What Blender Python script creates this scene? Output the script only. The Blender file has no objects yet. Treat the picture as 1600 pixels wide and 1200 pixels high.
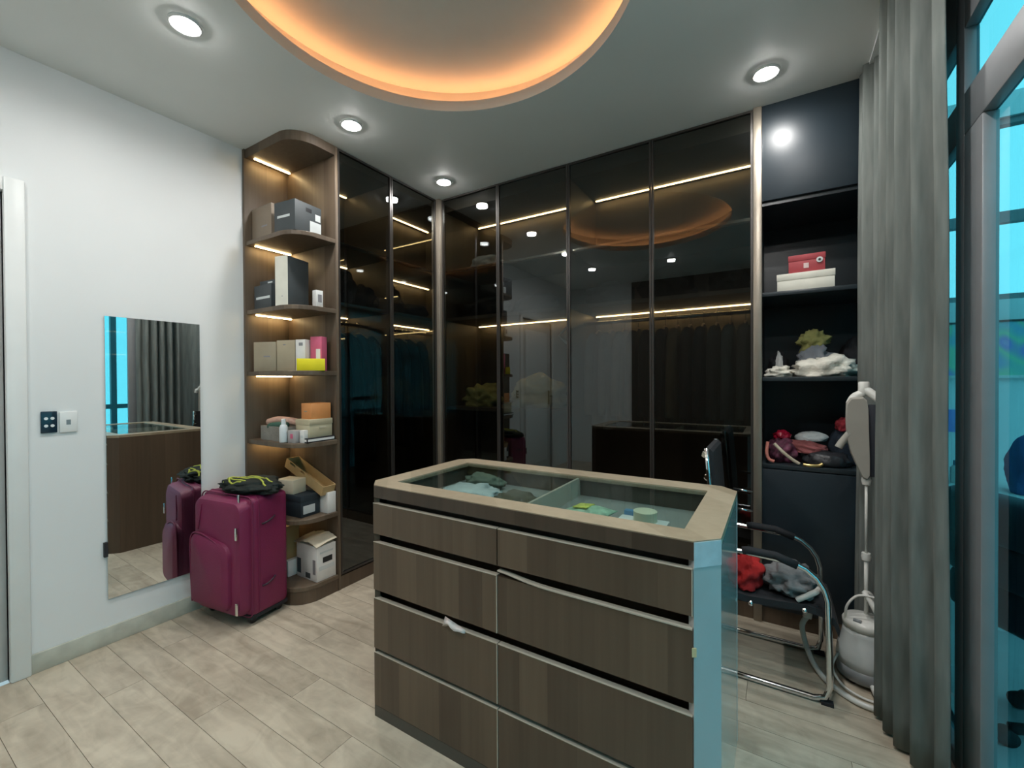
import bpy, bmesh, math, random
from mathutils import Vector, Matrix, Euler, noise

# ---------------------------------------------------------------- camera
scene = bpy.context.scene
COL = scene.collection
cam_data = bpy.data.cameras.new('camera')
cam = bpy.data.objects.new('camera', cam_data)
COL.objects.link(cam)
cam_data.sensor_width = 36.0
cam_data.lens = 674.0 / 1600.0 * 36.0
cam_data.clip_start = 0.02
_y, _p, _r = math.radians(31.42), math.radians(-0.471), math.radians(-0.319)
_F = Vector((-math.sin(_y) * math.cos(_p), math.cos(_y) * math.cos(_p), math.sin(_p)))
_R = Vector((math.cos(_y), math.sin(_y), 0))
_U = _R.cross(_F)
_R2 = _R * math.cos(_r) + _U * math.sin(_r)
_U2 = _U * math.cos(_r) - _R * math.sin(_r)
cam.matrix_world = Matrix(((_R2.x, _U2.x, -_F.x, 0), (_R2.y, _U2.y, -_F.y, 0), (_R2.z, _U2.z, -_F.z, 1.277), (0, 0, 0, 1)))
scene.camera = cam

# ---------------------------------------------------------------- world, exposure
world = bpy.data.worlds.new('overcast_sky')
scene.world = world
world.use_nodes = True
_bg = world.node_tree.nodes['Background']
_bg.inputs['Color'].default_value = (0.86, 0.95, 1.0, 1)
_bg.inputs['Strength'].default_value = 1.75
vs = scene.view_settings
vs.view_transform = 'Standard'
vs.look = 'None'
vs.exposure = 0.15
vs.gamma = 1.0
vs.use_curve_mapping = False
scene.cycles.max_bounces = 10
scene.cycles.transparent_max_bounces = 16
scene.cycles.caustics_reflective = False
scene.cycles.caustics_refractive = False
scene.cycles.sample_clamp_indirect = 6.0

H = 2.70
XW, XF = -2.788, -2.273       # left wall, front of the left wardrobe
YF, YB = 2.616, 3.13          # front of the back wardrobe, back wall
rnd = random.Random(7)

# ---------------------------------------------------------------- materials
MATS = {}
def nt(name):
    m = bpy.data.materials.new(name); m.use_nodes = True
    t = m.node_tree; t.nodes.clear()
    out = t.nodes.new('ShaderNodeOutputMaterial')
    return m, t, out
def plain(name, col, rough=0.5, metal=0.0, var=0.06, scale=8.0, bump=0.0, bscale=60.0, emit=None, es=0.0, trans=0.0, coat=0.0, spec=0.5, obj_var=0.0):
    if name in MATS: return MATS[name]
    m, t, out = nt(name)
    b = t.nodes.new('ShaderNodeBsdfPrincipled')
    b.inputs['Roughness'].default_value = rough
    b.inputs['Metallic'].default_value = metal
    b.inputs['Specular IOR Level'].default_value = spec
    b.inputs['Coat Weight'].default_value = coat
    tc = t.nodes.new('ShaderNodeTexCoord')
    n = t.nodes.new('ShaderNodeTexNoise'); n.inputs['Scale'].default_value = scale; n.inputs['Detail'].default_value = 4
    t.links.new(tc.outputs['Object'], n.inputs['Vector'])
    r = t.nodes.new('ShaderNodeValToRGB')
    r.color_ramp.elements[0].position = 0.3; r.color_ramp.elements[1].position = 0.7
    r.color_ramp.elements[0].color = tuple(max(0, c * (1 - var)) for c in col) + (1,)
    r.color_ramp.elements[1].color = tuple(min(1, c * (1 + var)) for c in col) + (1,)
    t.links.new(n.outputs['Fac'], r.inputs['Fac'])
    t.links.new(r.outputs['Color'], b.inputs['Base Color'])
    if bump:
        n2 = t.nodes.new('ShaderNodeTexNoise'); n2.inputs['Scale'].default_value = bscale; n2.inputs['Detail'].default_value = 3
        t.links.new(tc.outputs['Object'], n2.inputs['Vector'])
        bp = t.nodes.new('ShaderNodeBump'); bp.inputs['Strength'].default_value = bump; bp.inputs['Distance'].default_value = 0.01
        t.links.new(n2.outputs['Fac'], bp.inputs['Height']); t.links.new(bp.outputs['Normal'], b.inputs['Normal'])
    if emit:
        b.inputs['Emission Color'].default_value = emit + (1,); b.inputs['Emission Strength'].default_value = es
    if trans: b.inputs['Transmission Weight'].default_value = trans
    t.links.new(b.outputs[0], out.inputs['Surface'])
    MATS[name] = m
    return m
def emission(name, col, s):
    if name in MATS: return MATS[name]
    m, t, out = nt(name)
    e = t.nodes.new('ShaderNodeEmission'); e.inputs['Color'].default_value = col + (1,); e.inputs['Strength'].default_value = s
    t.links.new(e.outputs[0], out.inputs['Surface']); MATS[name] = m
    return m
def wood(name, c0, c1, rough=0.45, band=14.0, axis='XY', grain=60.0, coat=0.0):
    """vertical-grain veneer: stepped strips across the horizontal axes plus fine grain stretched along z"""
    if name in MATS: return MATS[name]
    m, t, out = nt(name)
    b = t.nodes.new('ShaderNodeBsdfPrincipled'); b.inputs['Roughness'].default_value = rough; b.inputs['Coat Weight'].default_value = coat
    tc = t.nodes.new('ShaderNodeTexCoord')
    g = t.nodes.new('ShaderNodeNewGeometry')
    sep = t.nodes.new('ShaderNodeSeparateXYZ'); t.links.new(g.outputs['Position'], sep.inputs[0])
    add = t.nodes.new('ShaderNodeMath'); add.operation = 'ADD'
    t.links.new(sep.outputs['X'], add.inputs[0]); t.links.new(sep.outputs['Y'], add.inputs[1])
    mul = t.nodes.new('ShaderNodeMath'); mul.operation = 'MULTIPLY'; mul.inputs[1].default_value = band
    t.links.new(add.outputs[0], mul.inputs[0])
    oi = t.nodes.new('ShaderNodeObjectInfo')
    ofs = t.nodes.new('ShaderNodeMath'); ofs.operation = 'MULTIPLY_ADD'; ofs.inputs[1].default_value = 37.0
    t.links.new(oi.outputs['Random'], ofs.inputs[0]); t.links.new(mul.outputs[0], ofs.inputs[2])
    fl = t.nodes.new('ShaderNodeMath'); fl.operation = 'FLOOR'; t.links.new(ofs.outputs[0], fl.inputs[0])
    wn = t.nodes.new('ShaderNodeTexWhiteNoise'); wn.noise_dimensions = '1D'; t.links.new(fl.outputs[0], wn.inputs['W'])
    mp = t.nodes.new('ShaderNodeMapping'); mp.inputs['Scale'].default_value = (grain, grain, 1.6)
    t.links.new(g.outputs['Position'], mp.inputs['Vector'])
    n = t.nodes.new('ShaderNodeTexNoise'); n.inputs['Scale'].default_value = 1.0; n.inputs['Detail'].default_value = 5
    t.links.new(mp.outputs[0], n.inputs['Vector'])
    mx = t.nodes.new('ShaderNodeMath'); mx.operation = 'MULTIPLY_ADD'; mx.inputs[1].default_value = 0.5
    t.links.new(wn.outputs['Value'], mx.inputs[0])
    hf = t.nodes.new('ShaderNodeMath'); hf.operation = 'MULTIPLY'; hf.inputs[1].default_value = 0.55
    t.links.new(n.outputs['Fac'], hf.inputs[0]); t.links.new(hf.outputs[0], mx.inputs[2])
    r = t.nodes.new('ShaderNodeValToRGB')
    r.color_ramp.elements[0].position = 0.15; r.color_ramp.elements[1].position = 0.85
    r.color_ramp.elements[0].color = c0 + (1,); r.color_ramp.elements[1].color = c1 + (1,)
    t.links.new(mx.outputs[0], r.inputs['Fac']); t.links.new(r.outputs['Color'], b.inputs['Base Color'])
    t.links.new(b.outputs[0], out.inputs['Surface']); MATS[name] = m
    return m
def glass_sheet(name, tint, ior=1.5, rough=0.0, gcol=(1, 1, 1)):
    if name in MATS: return MATS[name]
    m, t, out = nt(name)
    tr = t.nodes.new('ShaderNodeBsdfTransparent'); tr.inputs['Color'].default_value = tint + (1,)
    gl = t.nodes.new('ShaderNodeBsdfGlossy'); gl.inputs['Roughness'].default_value = rough; gl.inputs['Color'].default_value = gcol + (1,)
    lw = t.nodes.new('ShaderNodeFresnel'); lw.inputs['IOR'].default_value = ior
    mx = t.nodes.new('ShaderNodeMixShader')
    # a pane is a closed slab: it tints and reflects where light enters it, the far face only lets it out
    ge = t.nodes.new('ShaderNodeNewGeometry')
    inv = t.nodes.new('ShaderNodeMath'); inv.operation = 'SUBTRACT'; inv.inputs[0].default_value = 1.0; t.links.new(ge.outputs['Backfacing'], inv.inputs[1])
    fm = t.nodes.new('ShaderNodeMath'); fm.operation = 'MULTIPLY'; t.links.new(lw.outputs[0], fm.inputs[0]); t.links.new(inv.outputs[0], fm.inputs[1])
    mc = t.nodes.new('ShaderNodeMix'); mc.data_type = 'RGBA'; t.links.new(ge.outputs['Backfacing'], mc.inputs[0])
    mc.inputs[6].default_value = tint + (1,); mc.inputs[7].default_value = (1, 1, 1, 1); t.links.new(mc.outputs[2], tr.inputs['Color'])
    t.links.new(fm.outputs[0], mx.inputs[0]); t.links.new(tr.outputs[0], mx.inputs[1]); t.links.new(gl.outputs[0], mx.inputs[2])
    t.links.new(mx.outputs[0], out.inputs['Surface']); MATS[name] = m
    return m
def curtain_mat():
    m, t, out = nt('curtain_cloth')
    d = t.nodes.new('ShaderNodeBsdfDiffuse'); tl = t.nodes.new('ShaderNodeBsdfTranslucent')
    g = t.nodes.new('ShaderNodeNewGeometry')
    mp = t.nodes.new('ShaderNodeMapping'); mp.inputs['Scale'].default_value = (25, 25, 3)
    t.links.new(g.outputs['Position'], mp.inputs['Vector'])
    n = t.nodes.new('ShaderNodeTexNoise'); n.inputs['Scale'].default_value = 1.5; n.inputs['Detail'].default_value = 4
    t.links.new(mp.outputs[0], n.inputs['Vector'])
    r = t.nodes.new('ShaderNodeValToRGB')
    r.color_ramp.elements[0].position = 0.3; r.color_ramp.elements[1].position = 0.7
    r.color_ramp.elements[0].color = (0.20, 0.222, 0.21, 1); r.color_ramp.elements[1].color = (0.33, 0.358, 0.335, 1)
    t.links.new(n.outputs['Fac'], r.inputs['Fac']); t.links.new(r.outputs['Color'], d.inputs['Color'])
    tl.inputs['Color'].default_value = (0.22, 0.26, 0.26, 1)
    mx = t.nodes.new('ShaderNodeMixShader'); mx.inputs[0].default_value = 0.42
    t.links.new(d.outputs[0], mx.inputs[1]); t.links.new(tl.outputs[0], mx.inputs[2])
    t.links.new(mx.outputs[0], out.inputs['Surface'])
    return m
def plank_mat():
    m, t, out = nt('laminate_plank')
    b = t.nodes.new('ShaderNodeBsdfPrincipled'); b.inputs['Roughness'].default_value = 0.38
    g = t.nodes.new('ShaderNodeNewGeometry'); oi = t.nodes.new('ShaderNodeObjectInfo')
    ofs = t.nodes.new('ShaderNodeVectorMath'); ofs.operation = 'SCALE'; ofs.inputs[0].default_value = (11, 17, 5)
    t.links.new(oi.outputs['Random'], ofs.inputs['Scale'])
    ad = t.nodes.new('ShaderNodeVectorMath'); ad.operation = 'ADD'
    t.links.new(g.outputs['Position'], ad.inputs[0]); t.links.new(ofs.outputs[0], ad.inputs[1])
    mp = t.nodes.new('ShaderNodeMapping'); mp.inputs['Scale'].default_value = (3.5, 16, 1)
    t.links.new(ad.outputs[0], mp.inputs['Vector'])
    n = t.nodes.new('ShaderNodeTexNoise'); n.inputs['Scale'].default_value = 1.0; n.inputs['Detail'].default_value = 7; n.inputs['Distortion'].default_value = 0.8
    t.links.new(mp.outputs[0], n.inputs['Vector'])
    n2 = t.nodes.new('ShaderNodeTexNoise'); n2.inputs['Scale'].default_value = 7.0; n2.inputs['Detail'].default_value = 6; n2.inputs['Distortion'].default_value = 2.5
    t.links.new(ad.outputs[0], n2.inputs['Vector'])
    a1 = t.nodes.new('ShaderNodeMath'); a1.operation = 'MULTIPLY_ADD'; a1.inputs[1].default_value = 0.45
    t.links.new(n2.outputs['Fac'], a1.inputs[0]); t.links.new(n.outputs['Fac'], a1.inputs[2])
    a2 = t.nodes.new('ShaderNodeMath'); a2.operation = 'MULTIPLY_ADD'; a2.inputs[1].default_value = 0.16
    t.links.new(oi.outputs['Random'], a2.inputs[0]); t.links.new(a1.outputs[0], a2.inputs[2])
    r = t.nodes.new('ShaderNodeValToRGB')
    r.color_ramp.elements[0].position = 0.55; r.color_ramp.elements[1].position = 1.05
    r.color_ramp.elements[0].color = (0.36, 0.305, 0.23, 1); r.color_ramp.elements[1].color = (0.60, 0.53, 0.415, 1)
    t.links.new(a2.outputs[0], r.inputs['Fac']); t.links.new(r.outputs['Color'], b.inputs['Base Color'])
    t.links.new(b.outputs[0], out.inputs['Surface'])
    return m

M_WALL = plain('wall_paint', (0.78, 0.80, 0.80), 0.5, var=0.02, scale=2.0)
M_CEIL = plain('ceiling_paint', (0.82, 0.84, 0.82), 0.6, var=0.02, scale=2.0)
M_COVE = plain('cove_paint', (0.75, 0.72, 0.66), 0.6, var=0.02)
M_PLANK = plank_mat()
M_BASE = plain('baseboard_laminate', (0.50, 0.50, 0.43), 0.45, var=0.15, scale=12)
M_WHITE = plain('white_lacquer', (0.78, 0.80, 0.79), 0.4, var=0.02)
M_WOOD = wood('walnut_veneer', (0.066, 0.043, 0.028), (0.140, 0.098, 0.064), 0.42, band=10.5, grain=45)
M_INNER = wood('inner_walnut', (0.080, 0.056, 0.037), (0.155, 0.115, 0.078), 0.5, band=9)
M_DARKIN = wood('dark_wardrobe_board', (0.05, 0.043, 0.035), (0.10, 0.085, 0.065), 0.5, band=6)
M_NICHE = plain('dark_lacquer', (0.022, 0.032, 0.038), 0.3, var=0.05)
M_TOPWOOD = wood('island_top_veneer', (0.26, 0.21, 0.14), (0.42, 0.35, 0.25), 0.35, band=8, grain=30)
M_EDGE = plain('pale_edge_band', (0.50, 0.45, 0.37), 0.35)
M_GREY = plain('grey_gloss_laminate', (0.36, 0.38, 0.355), 0.16, var=0.03, coat=0.3)
M_GREY2 = plain('grey_corner_film', (0.45, 0.46, 0.46), 0.6, var=0.03)
M_WRAP = plain('protective_film', (0.58, 0.59, 0.62), 0.4, var=0.1, scale=30)
M_SMOKE = glass_sheet('smoked_glass', (0.30, 0.295, 0.265), 1.85, 0.0, (0.95, 1, 1))
M_CLEAR = glass_sheet('clear_tabletop_glass', (0.70, 0.82, 0.80), 1.75)
M_TINT = glass_sheet('blue_tinted_glass', (0.11, 0.56, 0.66), 1.5)
M_PANE = glass_sheet('window_glass', (0.92, 0.97, 0.98), 1.45)
M_FRAME = plain('dark_bronze_frame', (0.045, 0.04, 0.036), 0.35, metal=0.3)
M_PILLAR = plain('bronze_pillar', (0.30, 0.26, 0.21), 0.35, metal=0.5, var=0.08)
M_ALU = plain('grey_window_frame', (0.22, 0.23, 0.24), 0.4, metal=0.2)
M_CHROME = plain('chrome', (0.75, 0.76, 0.76), 0.12, metal=1.0, var=0.02)
M_BLACK = plain('black_fabric', (0.018, 0.020, 0.024), 0.8, bump=0.2)
M_CURT = curtain_mat()
M_LED = emission('warm_led', (1.0, 0.70, 0.33), 28.0)
M_COVELED = emission('amber_led', (1.0, 0.45, 0.19), 12.5)
M_LAMP = emission('downlight_lens', (1.0, 0.98, 0.95), 170.0)
def mirror_mat():
    m, t, out = nt('mirror_silver')
    g = t.nodes.new('ShaderNodeBsdfGlossy'); g.inputs['Roughness'].default_value = 0.0
    tc = t.nodes.new('ShaderNodeTexCoord'); n = t.nodes.new('ShaderNodeTexNoise'); n.inputs['Scale'].default_value = 3
    t.links.new(tc.outputs['Object'], n.inputs['Vector'])
    r = t.nodes.new('ShaderNodeValToRGB')
    r.color_ramp.elements[0].color = (0.78, 0.82, 0.82, 1); r.color_ramp.elements[1].color = (0.80, 0.84, 0.84, 1)
    t.links.new(n.outputs['Fac'], r.inputs['Fac']); t.links.new(r.outputs['Color'], g.inputs['Color'])
    t.links.new(g.outputs[0], out.inputs['Surface'])
    return m
M_MIRROR = mirror_mat()
def cloth(name, col, var=0.18, scale=10):
    return plain('cloth_' + name, col, 0.9, var=var, scale=scale, bump=0.35, bscale=90, spec=0.2)
def card(name, col, rough=0.6):
    return plain('card_' + name, col, rough, var=0.05, scale=15)

# ---------------------------------------------------------------- mesh builder
class MB:
    def __init__(s): s.bm = bmesh.new()
    def box(s, x0, x1, y0, y1, z0, z1, bevel=0.0, T=None, seg=2):
        vs_ = [s.bm.verts.new((x, y, z)) for z in (z0, z1) for y in (y0, y1) for x in (x0, x1)]
        fs = [s.bm.faces.new([vs_[i] for i in f]) for f in ((0, 2, 3, 1), (4, 5, 7, 6), (0, 1, 5, 4), (2, 6, 7, 3), (0, 4, 6, 2), (1, 3, 7, 5))]
        new = vs_
        if bevel:
            es = list({e for f in fs for e in f.edges})
            r = bmesh.ops.bevel(s.bm, geom=es, offset=bevel, segments=seg, profile=0.5, affect='EDGES')
            new = list({v for f in r['faces'] for v in f.verts} | {v for v in vs_ if v.is_valid})
        if T is not None:
            for v in new: v.co = T @ v.co
        return s
    def prism(s, poly, z0, z1, bevel=0.0, T=None):
        n = len(poly)
        a = [s.bm.verts.new((p[0], p[1], z0)) for p in poly]; b = [s.bm.verts.new((p[0], p[1], z1)) for p in poly]
        fs = [s.bm.faces.new(a[::-1]), s.bm.faces.new(b)]
        for i in range(n): fs.append(s.bm.faces.new((a[i], a[(i + 1) % n], b[(i + 1) % n], b[i])))
        new = a + b
        if bevel:
            es = list({e for f in fs[:2] for e in f.edges})
            r = bmesh.ops.bevel(s.bm, geom=es, offset=bevel, segments=2, profile=0.5, affect='EDGES')
            new = list({v for f in r['faces'] for v in f.verts} | {v for v in new if v.is_valid})
        if T is not None:
            for v in new: v.co = T @ v.co
        return s
    def tube(s, pts, r, n=10, closed=False, T=None, radii=None):
        pts = [Vector(p) for p in pts]; m = len(pts); rings = []
        up = None
        for i, p in enumerate(pts):
            if closed: t = pts[(i + 1) % m] - pts[i - 1]
            else: t = pts[min(i + 1, m - 1)] - pts[max(i - 1, 0)]
            t.normalize()
            if up is None:
                up = Vector((0, 0, 1)) if abs(t.z) < 0.9 else Vector((1, 0, 0))
            up = (up - t * up.dot(t))
            if up.length < 1e-5: up = t.orthogonal()
            up.normalize(); sd = t.cross(up)
            rr = radii[i] if radii else r
            ring = []
            for k in range(n):
                a = 2 * math.pi * k / n
                c = p + (up * math.cos(a) + sd * math.sin(a)) * rr
                ring.append(s.bm.verts.new(T @ c if T is not None else c))
            rings.append(ring)
        for i in range(m if closed else m - 1):
            A, B = rings[i], rings[(i + 1) % m]
            for k in range(n): s.bm.faces.new((A[k], A[(k + 1) % n], B[(k + 1) % n], B[k]))
        if not closed:
            s.bm.faces.new(rings[0][::-1]); s.bm.faces.new(rings[-1])
        return s
    def lathe(s, prof, c=(0, 0, 0), n=24, T=None, sx=1.0, sy=1.0):
        rings = []
        for r, z in prof:
            rings.append([s.bm.verts.new(Vector((c[0] + sx * r * math.cos(2 * math.pi * k / n), c[1] + sy * r * math.sin(2 * math.pi * k / n), c[2] + z))) for k in range(n)])
        for A, B in zip(rings, rings[1:]):
            for k in range(n): s.bm.faces.new((A[k], A[(k + 1) % n], B[(k + 1) % n], B[k]))
        s.bm.faces.new(rings[0][::-1]); s.bm.faces.new(rings[-1])
        if T is not None:
            for R in rings:
                for v in R: v.co = T @ v.co
        return s
    def loft(s, rings, cap=True):
        R = [[s.bm.verts.new(p) for p in r] for r in rings]; n = len(R[0])
        for A, B in zip(R, R[1:]):
            for k in range(n): s.bm.faces.new((A[k], A[(k + 1) % n], B[(k + 1) % n], B[k]))
        if cap: s.bm.faces.new(R[0][::-1]); s.bm.faces.new(R[-1])
        return s
    def blob(s, c, size, seed=0, amp=0.25, freq=2.2, sub=4, flat=True, T=None):
        """soft crumpled lump resting on its flat base"""
        r = bmesh.ops.create_icosphere(s.bm, subdivisions=sub, radius=1.0)
        o = Vector((seed * 7.3, seed * 3.1, seed * 5.7))
        for v in r['verts']:
            d = v.co.normalized()
            k = 1 + amp * (noise.noise(d * freq + o) + 0.5 * noise.noise(d * freq * 2.3 + o) + 0.35 * abs(noise.noise(d * freq * 4.5 + o)))
            p = Vector((d.x * k * size[0], d.y * k * size[1], d.z * k * size[2]))
            if flat and p.z < -size[2] * 0.55: p.z = -size[2] * 0.55
            p = p + Vector((0, 0, size[2] * 0.55)) if flat else p
            if T is not None: p = T @ p
            v.co = p + Vector(c)
        return s
    def build(s, name, mat, parent=None, smooth=False, label=None):
        bmesh.ops.recalc_face_normals(s.bm, faces=s.bm.faces[:])
        me = bpy.data.meshes.new(name); s.bm.to_mesh(me); s.bm.free()
        if smooth is True:
            for p in me.polygons: p.use_smooth = True
        me.materials.append(mat)
        if smooth == 'auto': 
            for p in me.polygons: p.use_smooth = True
            try: me.set_sharp_from_angle(angle=math.radians(35))
            except Exception: pass
        o = bpy.data.objects.new(name, me); COL.objects.link(o)
        if parent is not None: attach(o, parent)
        else: recenter(o)
        if label: o['label'] = label
        return o
def recenter(o):
    vv = o.data.vertices
    if not len(vv): return
    lo = [min(v.co[i] for v in vv) for i in range(3)]; hi = [max(v.co[i] for v in vv) for i in range(3)]
    c = Vector(((lo[0] + hi[0]) / 2, (lo[1] + hi[1]) / 2, lo[2]))
    o.data.transform(Matrix.Translation(-c)); o.location = c
def attach(o, parent):
    o.parent = parent
    if parent.parent is None: o.matrix_parent_inverse = parent.matrix_basis.inverted()
def tag(o, label, cat, group=None):
    o['label'] = label; o['category'] = cat
    if group: o['group'] = group
    return o
def struct(o): o['kind'] = 'structure'; return o
def thing(name, label, cat, loc, group=None):
    o = bpy.data.objects.new(name, None); COL.objects.link(o)
    o.location = loc; o.empty_display_size = 0.05
    return tag(o, label, cat, group)
def B(name, mat, x0, x1, y0, y1, z0, z1, parent=None, bevel=0.0, T=None, label=None):
    return MB().box(x0, x1, y0, y1, z0, z1, bevel, T).build(name, mat, parent, 'auto' if bevel else False, label)
def RT(x, y, z, deg=0.0, rx=0.0, ry=0.0):
    return Matrix.Translation((x, y, z)) @ Euler((math.radians(rx), math.radians(ry), math.radians(deg))).to_matrix().to_4x4()
def arc(cx, cy, r, a0, a1, n=8):
    return [(cx + r * math.cos(math.radians(a0 + (a1 - a0) * i / n)), cy + r * math.sin(math.radians(a0 + (a1 - a0) * i / n))) for i in range(n + 1)]
def smooth_path(pts, n=6):
    """Catmull-Rom through the points"""
    P = [Vector(p) for p in pts]; P = [P[0]] + P + [P[-1]]; out = []
    for i in range(1, len(P) - 2):
        for k in range(n):
            t = k / n
            out.append(0.5 * ((2 * P[i]) + (P[i + 1] - P[i - 1]) * t + (2 * P[i - 1] - 5 * P[i] + 4 * P[i + 1] - P[i + 2]) * t * t + (3 * P[i] - P[i - 1] - 3 * P[i + 1] + P[i + 2]) * t ** 3))
    out.append(P[-2]); return out

# ---------------------------------------------------------------- room shell
XR, YN = 0.50, -1.10          # glazed partition face, wall behind the camera
fl = struct(B('floor', plain('floor_underlay', (0.12, 0.10, 0.08), 0.8), XW, XR + 0.08, YN, YB, -0.05, -0.012))
w = 0.132; y = YN; row = 0
while y < YB - 0.01:
    x = XW - [0.0, 0.62, 0.28, 0.9][row % 4] - rnd.uniform(0, 0.15)
    while x < XR + 0.08:
        x0, x1 = max(x, XW), min(x + 1.21, XR + 0.08)
        if x1 - x0 > 0.03:
            B('plank', M_PLANK, x0 + 0.0008, x1 - 0.0008, y + 0.0008, min(y + w, YB) - 0.0008, -0.012, 0.0, fl, 0.0)
        x += 1.21
    y += w; row += 1

wl = MB()
DY0, DY1, DZ = -0.42, 0.44, 2.09         # doorway in the left wall
wl.box(XW - 0.12, XW, DY1, YB, 0, H); wl.box(XW - 0.12, XW, DY0, DY1, DZ, H); wl.box(XW - 0.12, XW, YN, DY0, 0, H)
struct(wl.build('wall_left', M_WALL))
struct(B('wall_back', M_WALL, XW - 0.12, XR + 0.1, YB, YB + 0.12, 0, H))
struct(B('wall_rear', M_WALL, XW - 0.12, XR + 0.1, YN - 0.12, YN, 0, H))
struct(B('trim_3', M_DARKIN, -1.80, XR, YN, YN + 0.03, 0, H))
struct(B('baseboard_left', M_BASE, XW, XW + 0.014, 0.50, 1.42, 0.0, 0.085, None, 0.003))
# ceiling with the round recess
RC = (-1.052, 1.170); RR = 0.742
def ceil_plate(z0, z1, r, n=96):
    m = MB(); xs0, xs1, ys0, ys1 = XW - 0.12, XR + 0.1, YN - 0.12, YB + 0.12
    inner, outer = [], []
    for k in range(n):
        a = 2 * math.pi * k / n; c, s_ = math.cos(a), math.sin(a)
        inner.append((RC[0] + r * c, RC[1] + r * s_))
        t = min([(xs1 - RC[0]) / c if c > 1e-9 else 1e9, (xs0 - RC[0]) / c if c < -1e-9 else 1e9, (ys1 - RC[1]) / s_ if s_ > 1e-9 else 1e9, (ys0 - RC[1]) / s_ if s_ < -1e-9 else 1e9])
        outer.append((RC[0] + t * c, RC[1] + t * s_))
    bm = m.bm
    def ring(pts, z): return [bm.verts.new((p[0], p[1], z)) for p in pts]
    i0, o0, i1, o1 = ring(inner, z0), ring(outer, z0), ring(inner, z1), ring(outer, z1)
    for k in range(n):
        j = (k + 1) % n
        bm.faces.new((i0[k], o0[k], o0[j], i0[j])); bm.faces.new((i1[k], i1[j], o1[j], o1[k])); bm.faces.new((i0[k], i0[j], i1[j], i1[k]))
    return m
ce = struct(ceil_plate(H, H + 0.05, RR).build('ceiling', M_CEIL))
lip = MB().lathe([(RR, 0), (RR, 0.05)], (RC[0], RC[1], H), 96)
lip.bm.free()
rv = MB(); n = 96
def rr(m, r, z): return [m.bm.verts.new((RC[0] + r * math.cos(2 * math.pi * k / n), RC[1] + r * math.sin(2 * math.pi * k / n), z)) for k in range(n)]
rings = [rr(rv, RR - 0.001, H - 0.001), rr(rv, RR - 0.001, H + 0.052), rr(rv, RR + 0.10, H + 0.052), rr(rv, RR + 0.10, H + 0.16)]
for A, C_ in zip(rings, rings[1:]):
    for k in range(n): rv.bm.faces.new((A[k], A[(k + 1) % n], C_[(k + 1) % n], C_[k]))
rv.bm.faces.new(rings[-1])
cv = rv.build('cove_recess', M_COVE, ce, True)
cv.data.set_sharp_from_angle(angle=math.radians(40))
bf = MB(); q_ = [rr(bf, RR + 0.058, H + 0.052), rr(bf, RR + 0.058, H + 0.071), rr(bf, RR + 0.062, H + 0.071), rr(bf, RR + 0.062, H + 0.052)]
for A, C_ in zip(q_, q_[1:]):
    for k in range(n): bf.bm.faces.new((A[k], A[(k + 1) % n], C_[(k + 1) % n], C_[k]))
bf.build('added_baffle', M_COVE, ce, 'auto')  # unseen ring, added to keep the LED light off the recess disc
MB().tube([(RC[0] + (RR + 0.084) * math.cos(2 * math.pi * k / 96), RC[1] + (RR + 0.084) * math.sin(2 * math.pi * k / 96), H + 0.062) for k in range(96)], 0.006, 6, True).build('led_strip', M_COVELED, ce, label='amber glowing LED ring hidden behind the round cove lip')
struct(B('ceiling_slab', M_CEIL, XW - 0.12, XR + 0.1, YN - 0.12, YB + 0.12, H + 0.18, H + 0.24))

# door casing and door in the left wall
dr = struct(thing('door_1', 'white painted door in a white casing beside the light switch', 'door', (XW, 0.0, 0)))
del dr['category']; del dr['label']
c_ = MB(); c_.box(XW - 0.125, XW + 0.022, DY1, DY1 + 0.062, 0, DZ + 0.06, 0.006); c_.build('casing_side', M_WHITE, dr, 'auto')
c_ = MB(); c_.box(XW - 0.125, XW + 0.022, DY0 - 0.062, DY0, 0, DZ + 0.06, 0.006); c_.build('casing_side', M_WHITE, dr, 'auto')
c_ = MB(); c_.box(XW - 0.125, XW + 0.022, DY0, DY1, DZ, DZ + 0.06, 0.006); c_.build('casing_head', M_WHITE, dr, 'auto')
leaf = B('door_leaf', plain('door_leaf_paint', (0.62, 0.60, 0.58), 0.35), XW - 0.06, XW - 0.02, DY0, DY1, 0.005, DZ, dr, 0.003)
for z0, z1 in ((0.15, 0.95), (1.1, 1.95)):
    B('raised_panel', M_WHITE, XW - 0.021, XW - 0.012, DY0 + 0.12, DY1 - 0.12, z0, z1, leaf, 0.006)
h_ = MB(); h_.box(XW - 0.02, XW - 0.012, DY0 + 0.04, DY0 + 0.08, 0.93, 1.13, 0.003); h_.tube([(XW - 0.015, DY0 + 0.06, 1.05), (XW + 0.03, DY0 + 0.06, 1.05), (XW + 0.035, DY0 + 0.17, 1.05)], 0.009)
h_.build('lever_handle', M_BLACK, leaf, 'auto')

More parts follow.
